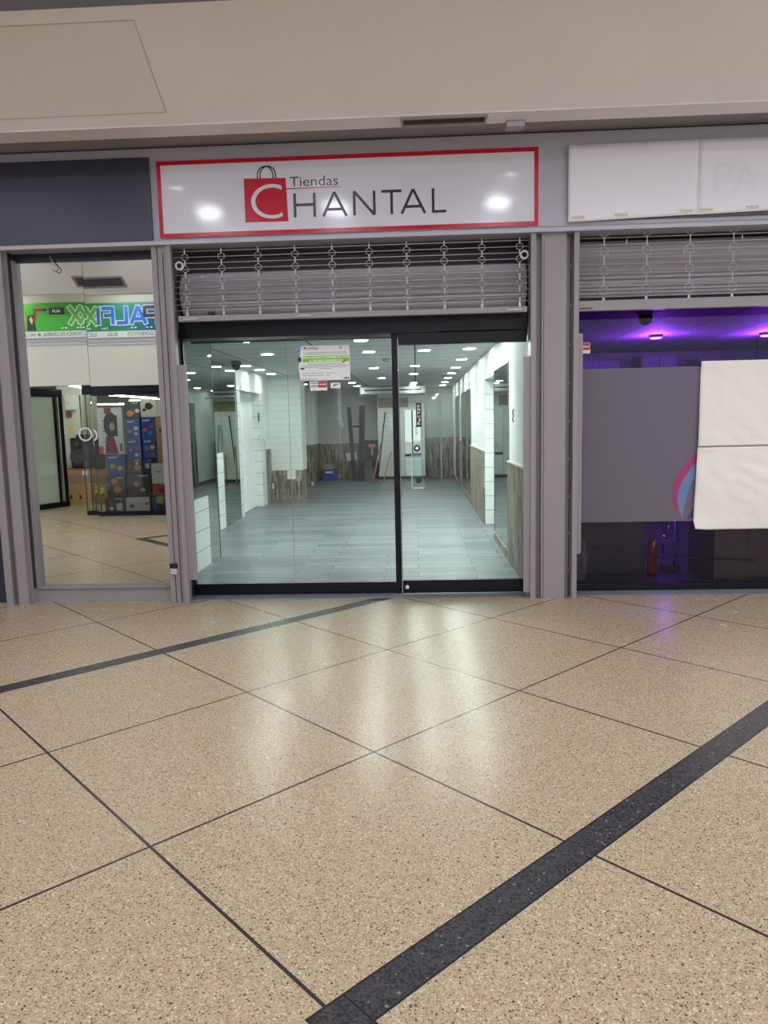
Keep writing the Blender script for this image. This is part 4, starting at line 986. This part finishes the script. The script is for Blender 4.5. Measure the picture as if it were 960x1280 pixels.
B().flat([(bx(-5.16),1.06),(bx(-5.40),1.06),(bx(-5.37),1.36),(bx(-5.24),1.38)], FPo, 0, .001).build('red_coat', M('coat_red', (140,32,30), .5), t)
B().disc(bx(-5.28), 1.56, .12, .22, FPo, .0004, .0013).rect(bx(-5.16), bx(-5.26), 1.36, 1.72, FPo, .0003, .0011).build('dark_hair', M('hair_dark', (44,40,44), .5), t)
B().disc(bx(-5.255), 1.53, .045, .075, FPo, .0013, .002).build('face', M('face_print', (190,160,150), .5), t)
B().rect(bx(-5.26), bx(-5.38), 1.75, 1.85, FPo, .0012, .002).build('red_band', M('coat_red', (140,32,30), .5), t)
q = B()
for i in range(9): q.rect(bx(-5.42), bx(-5.42)-.03-.02*(i%3)*-1, 1.26+.06*i, 1.28+.06*i, FPo, 0, .001)
q.rect(bx(-5.09), bx(-5.14), 1.1, 1.24, FPo, 0, .001).build('print', M('print_grey', (110,112,118), .5), t)
# appliance boxes
NAVY = M('carton_blue', (30,64,150), .4, var=.15); DKB = M('carton_dark', (46,40,40), .4, var=.2); WB = M('carton_white', (214,210,200), .45, var=.08); NV2 = M('carton_navy', (28,36,92), .4, var=.1); REDB = M('carton_red', (176,52,40), .4); LIME = M('carton_lime', (150,190,50), .4); KR = M('carton_kraft', (176,140,88), .6, var=.12); ORG = M('print_orange', (206,120,50), .4); SLV = M('print_silver', (190,194,198), .3); TEAL = M('print_teal', (70,150,180), .4); YEL = M('tool_yellow', (226,196,40), .4)
FX = BACKW(0, R(6.60), 0)
boxes = [('top1',-5.036,-4.76,1.66,1.95,DKB,[('d',ORG,.65,.3,.22),('d',SLV,.2,.45,.14)],0,'dark carton with orange picture, top left of the mirrored stack'),
 ('top2',-4.753,-4.491,1.68,1.985,WB,[('d',DKB,.45,.6,.26),('d',DKB,.75,.4,.12)],0,'white carton with a black fan picture, top of the mirrored stack'),
 ('o1',-5.03,-4.785,1.318,1.655,NAVY,[('d',SLV,.3,.5,.17),('d',SLV,.3,.22,.12),('d',ORG,.75,.35,.15)],1,'blue carton with silver kettle picture, upper left of four blue cartons'),
 ('o2',-4.757,-4.513,1.318,1.675,NAVY,[('d',REDB,.3,.55,.16),('d',ORG,.75,.4,.14),('d',TEAL,.4,.25,.12)],1,'blue carton with red appliance picture, upper right of four blue cartons'),
 ('o3',-5.035,-4.78,.962,1.312,NAVY,[('d',REDB,.3,.55,.16),('d',SLV,.35,.2,.14),('d',TEAL,.75,.45,.14)],1,'blue carton with white appliance picture, lower left of four blue cartons'),
 ('o4',-4.751,-4.515,.965,1.312,NAVY,[('d',YEL,.3,.55,.18),('d',TEAL,.72,.5,.16),('d',REDB,.3,.2,.14)],1,'blue carton with teal fan picture, lower right of four blue cartons'),
 ('o5',-5.406,-5.085,.675,1.05,NAVY,[('d',YEL,.3,.35,.15),('d',LIME,.7,.45,.15)],1,'blue carton with yellow and green blender pictures below the poster'),
 ('br',-5.058,-4.80,.712,.955,DKB,[('d',ORG,.3,.4,.25),('d',REDB,.75,.5,.12),('d',SLV,.3,.72,.12)],0,'dark brown carton with orange pan picture in the middle of the stack'),
 ('nav',-4.776,-4.606,.712,.955,NV2,[('r',SLV,.5,.5,.22)],0,'navy carton with a pale glass picture'),
 ('mix',-5.433,-5.10,.30,.668,DKB,[('d',ORG,.6,.75,.16),('d',ORG,.45,.35,.2),('d',TEAL,.9,.4,.07),('d',TEAL,.9,.6,.07)],0,'dark carton with orange mixer pictures near the bottom of the stack'),
 ('dk',-5.075,-4.646,.30,.702,DKB,[('d',ORG,.6,.55,.13),('d',SLV,.35,.3,.10)],0,'large dark brown carton low in the mirrored stack'),
 ('bt1',-5.488,-5.119,.012,.292,DKB,[('r',SLV,.3,.4,.2),('d',REDB,.75,.7,.12),('d',SLV,.7,.3,.13)],0,'dark carton with white tool picture on the floor of the opposite window'),
 ('bt2',-5.112,-4.69,.012,.292,WB,[('d',SLV,.4,.5,.2),('d',DKB,.75,.45,.12),('d',REDB,.12,.6,.10)],0,'whitish carton with grey picture on the floor of the opposite window'),
 ('bt3',-4.64,-4.30,.012,.298,NAVY,[('r',LIME,.6,.8,.2),('d',DKB,.6,.35,.22)],0,'blue and lime carton on the floor at the right mirror edge'),
 ('red',-4.631,-4.30,.31,.535,REDB,[('d',DKB,.5,.4,.2)],0,'red carton above the lime one at the right mirror edge'),
 ('rc',-4.504,-4.25,.89,1.69,KR,[('d',YEL,.3,.4,.2),('d',NAVY,.6,.7,.2)],0,'tall tan carton at the right mirror edge')]
for nm, xa, xb, za, zb, mm, art, ost, lab in boxes:
    t = thing('appliance_box', ((xa+xb)/2, R(6.75), za), lab, 'box', 'appliance boxes in the opposite window')
    B().box(xa, xb, R(6.92), R(6.60), za, zb, .003).build('carton', mm, t)
    wd, ht = xb-xa, zb-za
    for kd, am, u, v, r_ in art:
        q = B(); cx_, cz_ = bx(xb)+u*wd, za+v*ht; r_ *= min(wd, ht)
        if kd == 'd': q.disc(cx_, cz_, r_, r_*.9, FX, .0002, .0012, 16).rect(cx_-r_*1.25, cx_+r_*.4, cz_-r_*.25, cz_+r_*.25, FX, .0002, .0016)
        else: q.flat([(cx_-r_,cz_-r_*1.3),(cx_+r_,cz_-r_),(cx_+r_*1.1,cz_+r_),(cx_-r_*.8,cz_+r_*1.4)], FX, .0002, .0012)
        q.build('picture', am, t)
    if ost: B().text('Oster', bx(xb)+.38*wd, bx(xb)+.93*wd, za+.80*ht, za+.92*ht, FX, .0002, .0012, bold=.02).build('lettering', WSIGN, t)
    else:
        q = B().rect(bx(xb)+.12*wd, bx(xb)+.5*wd, zb-.12*ht, zb-.07*ht, FX, .0002, .0012); q.build('print_line', SLV, t)
t = thing('price_card', (-4.5, R(6.5), .54), 'white price card standing before the cartons at the right mirror edge', 'card')
B().box(-4.595, -4.36, R(6.52), R(6.515), .53, .88).build('sheet', PW, t)
B().text('GRAN', bx(-4.42), bx(-4.53), .72, .75, BACKW(0,R(6.515),0), .0, .0012, bold=.03).build('lettering', PB, t)
t = tag(B().tube([(-5.52,R(6.5),.012),(-5.50,R(6.5),.3),(-5.47,R(6.5),.36)], .012, 8).build('flower_stem', M('stem_green', (70,110,50), .5)), 'thin green stem of the yellow bloom beside the mirrored cartons', 'plant')
B().lathe([(.01,0),(.06,.02),(.05,.05),(.02,.07),(.05,.09),(.03,.12)], (-5.46, R(6.5), .36), 'z', 9).build('bloom', YEL, t)
# column fittings, loudspeaker, cardboard box, glass partition, chair
FCo = BACKW(0, R(8.95), 0)
t = thing('breaker_box', (-6.94, R(8.93), 1.85), 'white electrical box on the pale column, seen in the left mirror pane', 'electrical box')
B().box(-7.04, -6.83, R(8.95), R(8.87), 1.86, 2.15, .008).build('housing', M('box_white', (222,224,214), .35), t)
B().box(-7.00, -6.93, R(8.87), R(8.865), 1.98, 2.0).build('latch', GREY, t)
tag(B().box(-7.04, -6.94, R(8.95), R(8.90), 1.72, 1.83, .004).build('alarm_box', M('alarm_maroon', (126,48,46), .4)), 'small maroon alarm box under the white electrical box', 'alarm')
t = thing('wall_notice', (-6.98, R(8.94), 1.3), 'cream notice board with a yellow label on the pale column', 'notice')
B().box(-7.05, -6.91, R(8.95), R(8.935), 1.25, 1.70, .003).build('board', M('notice_cream', (206,204,180), .5), t)
B().rect(6.93, 7.01, 1.40, 1.53, BACKW(0,R(8.935),0), 0, .001).build('yellow_label', YEL, t)
rot = Matrix.Rotation(math.radians(14), 4, 'Z')
t = thing('cardboard_box', (-6.58, R(8.6), 0), 'big brown cardboard box under the loudspeaker, seen in the mirror', 'box'); t.rotation_euler.z = math.radians(14)
def lb(name, b_, mm, par):
    me_o = b_.build(name, mm, None, origin=(0,0,0)); me_o.parent = par; return me_o
lb('carton', B().box(-.30,.30,-.27,.27,0,.69,.006), KR, t)
lb('tape', B().box(-.301,.301,-.271,.274,.40,.56), M('brown_tape', (138,112,78), .3), t)
lb('top_edge', B().box(-.302,.302,-.272,.276,.672,.692,.002), M('red_edge', (150,84,54), .5), t)
lb('label', B().box(.13,.25,.2741,.276,.56,.65), PW, t)
lb('hand_hole', B().box(.02,.07,.270,.2735,.08,.17).box(-.20,-.15,.270,.2735,.08,.17), M('hole_dark', (60,46,34), .8), t)
t = thing('loudspeaker', (-6.56, R(8.6), .695), 'black portable loudspeaker on top of the big cardboard box', 'loudspeaker'); t.rotation_euler.z = math.radians(14)
lb('cabinet', B().box(-.22,.20,-.17,.17,0,.60,.03), BLACKP, t)
lb('handle', B().box(-.16,-.04,-.05,.05,.60,.66,.012).box(.05,.15,-.05,.05,.60,.66,.012), BLACKP, t)
lb('woofer', B().lathe([(.15,.0),(.165,.012),(.15,.02),(.10,.006),(.03,.016)], (-.06,.172,.22), 'y', 28), M('cone_grey', (58,60,62), .4), t)
lb('tweeter', B().lathe([(.075,.0),(.08,.01),(.05,.006),(.02,.012)], (-.06,.172,.47), 'y', 20), M('cone_grey', (58,60,62), .4), t)
# partition
mP, nt, out = newmat('frosted_glass')
d_ = nt.nodes.new('ShaderNodeBsdfTranslucent'); d_.inputs[0].default_value = lin((236,246,238)); g_ = nt.nodes.new('ShaderNodeBsdfPrincipled'); g_.inputs['Base Color'].default_value = lin((220,234,224)); g_.inputs['Roughness'].default_value = .2
tr_ = nt.nodes.new('ShaderNodeBsdfTransparent')
m1 = nt.nodes.new('ShaderNodeMixShader'); m1.inputs[0].default_value = .5; m2 = nt.nodes.new('ShaderNodeMixShader'); m2.inputs[0].default_value = .3
nt.links.new(d_.outputs[0], m1.inputs[1]); nt.links.new(g_.outputs[0], m1.inputs[2]); nt.links.new(m1.outputs[0], m2.inputs[1]); nt.links.new(tr_.outputs[0], m2.inputs[2]); nt.links.new(m2.outputs[0], out.inputs[0])
pa = Vector((-7.32, R(6.45), 0)); pb = Vector((-6.62, R(7.85), 0)); dirv = (pb-pa); Lp = dirv.length; ang = math.atan2(dirv.y, dirv.x)
t = thing('glass_partition', tuple(pa), 'black framed frosted glass partition at the left of the mirror', 'partition'); t.rotation_euler.z = ang
lb('pane', B().box(0, Lp-.16, -.004, .004, .10, 2.08), mP, t)
lb('bottom_rail', B().box(0, Lp, -.03, .03, 0, .10), BLACK, t)
lb('top_rail', B().box(0, Lp, -.03, .03, 2.08, 2.22), BLACK, t)
for xx in (Lp-.05, Lp-.20): lb('post', B().box(xx, xx+.04, -.03, .03, .1, 2.08), BLACK, t)
t = thing('plastic_chair', (-7.25, R(8.3), 0), 'white plastic chair behind the frosted glass partition', 'chair')
CW = M('chair_white', (232,232,228), .4)
B().box(-7.45, -7.05, R(8.5), R(8.1), .42, .45, .01).build('seat', CW, t)
q = B().tube([(-7.43,R(8.5),.45),(-7.42,R(8.53),.72),(-7.35,R(8.55),.82),(-7.15,R(8.55),.82),(-7.08,R(8.53),.72),(-7.07,R(8.5),.45)], .02, 8); q.box(-7.38,-7.12,R(8.55),R(8.53),.55,.80,.004); q.build('backrest', CW, t)
for sx_, sy_ in ((-7.43,8.12),(-7.07,8.12),(-7.43,8.48),(-7.07,8.48)):
    B().tube([(sx_,R(sy_),0),(sx_,R(sy_),.42)], [.018,.024], 8).build('leg', CW, t)
# ================================================================== WORLD, CAMERA, VIEW
w = bpy.data.worlds.new('mall_ambient'); SC.world = w; w.use_nodes = True
bg = w.node_tree.nodes['Background']; bg.inputs[0].default_value = (.95, .96, 1, 1); bg.inputs[1].default_value = 1.6
pit, rol, yaw = .12102649793588714, -.022476790328252394, -.0457792316369174
fw = Vector((math.sin(yaw)*math.cos(pit), math.cos(yaw)*math.cos(pit), -math.sin(pit)))
r0 = Vector((math.cos(yaw), -math.sin(yaw), 0)); u0 = r0.cross(fw)
rr = r0*math.cos(rol)+u0*math.sin(rol); uu = -r0*math.sin(rol)+u0*math.cos(rol)
cam = bpy.data.cameras.new('camera'); co = bpy.data.objects.new('camera', cam); COL.objects.link(co)
mt = Matrix((rr, uu, -fw)).transposed().to_4x4(); mt.translation = (0, -6.1008334917, 1.5)
co.matrix_world = mt
cam.sensor_fit = 'HORIZONTAL'; cam.sensor_width = 36; cam.lens = 923.6707550125/960*36
cam.clip_start = .05; cam.clip_end = 200
SC.camera = co
vs = SC.view_settings; vs.view_transform = 'Standard'; vs.look = 'None'; vs.gamma = 1; vs.use_curve_mapping = False; vs.exposure = 0.0
SC.display_settings.display_device = 'sRGB'
cy = SC.cycles; cy.use_denoising = True; cy.max_bounces = 10; cy.diffuse_bounces = 4; cy.glossy_bounces = 6; cy.transparent_max_bounces = 12
cy.sample_clamp_indirect = 4; cy.caustics_reflective = False; cy.caustics_refractive = False
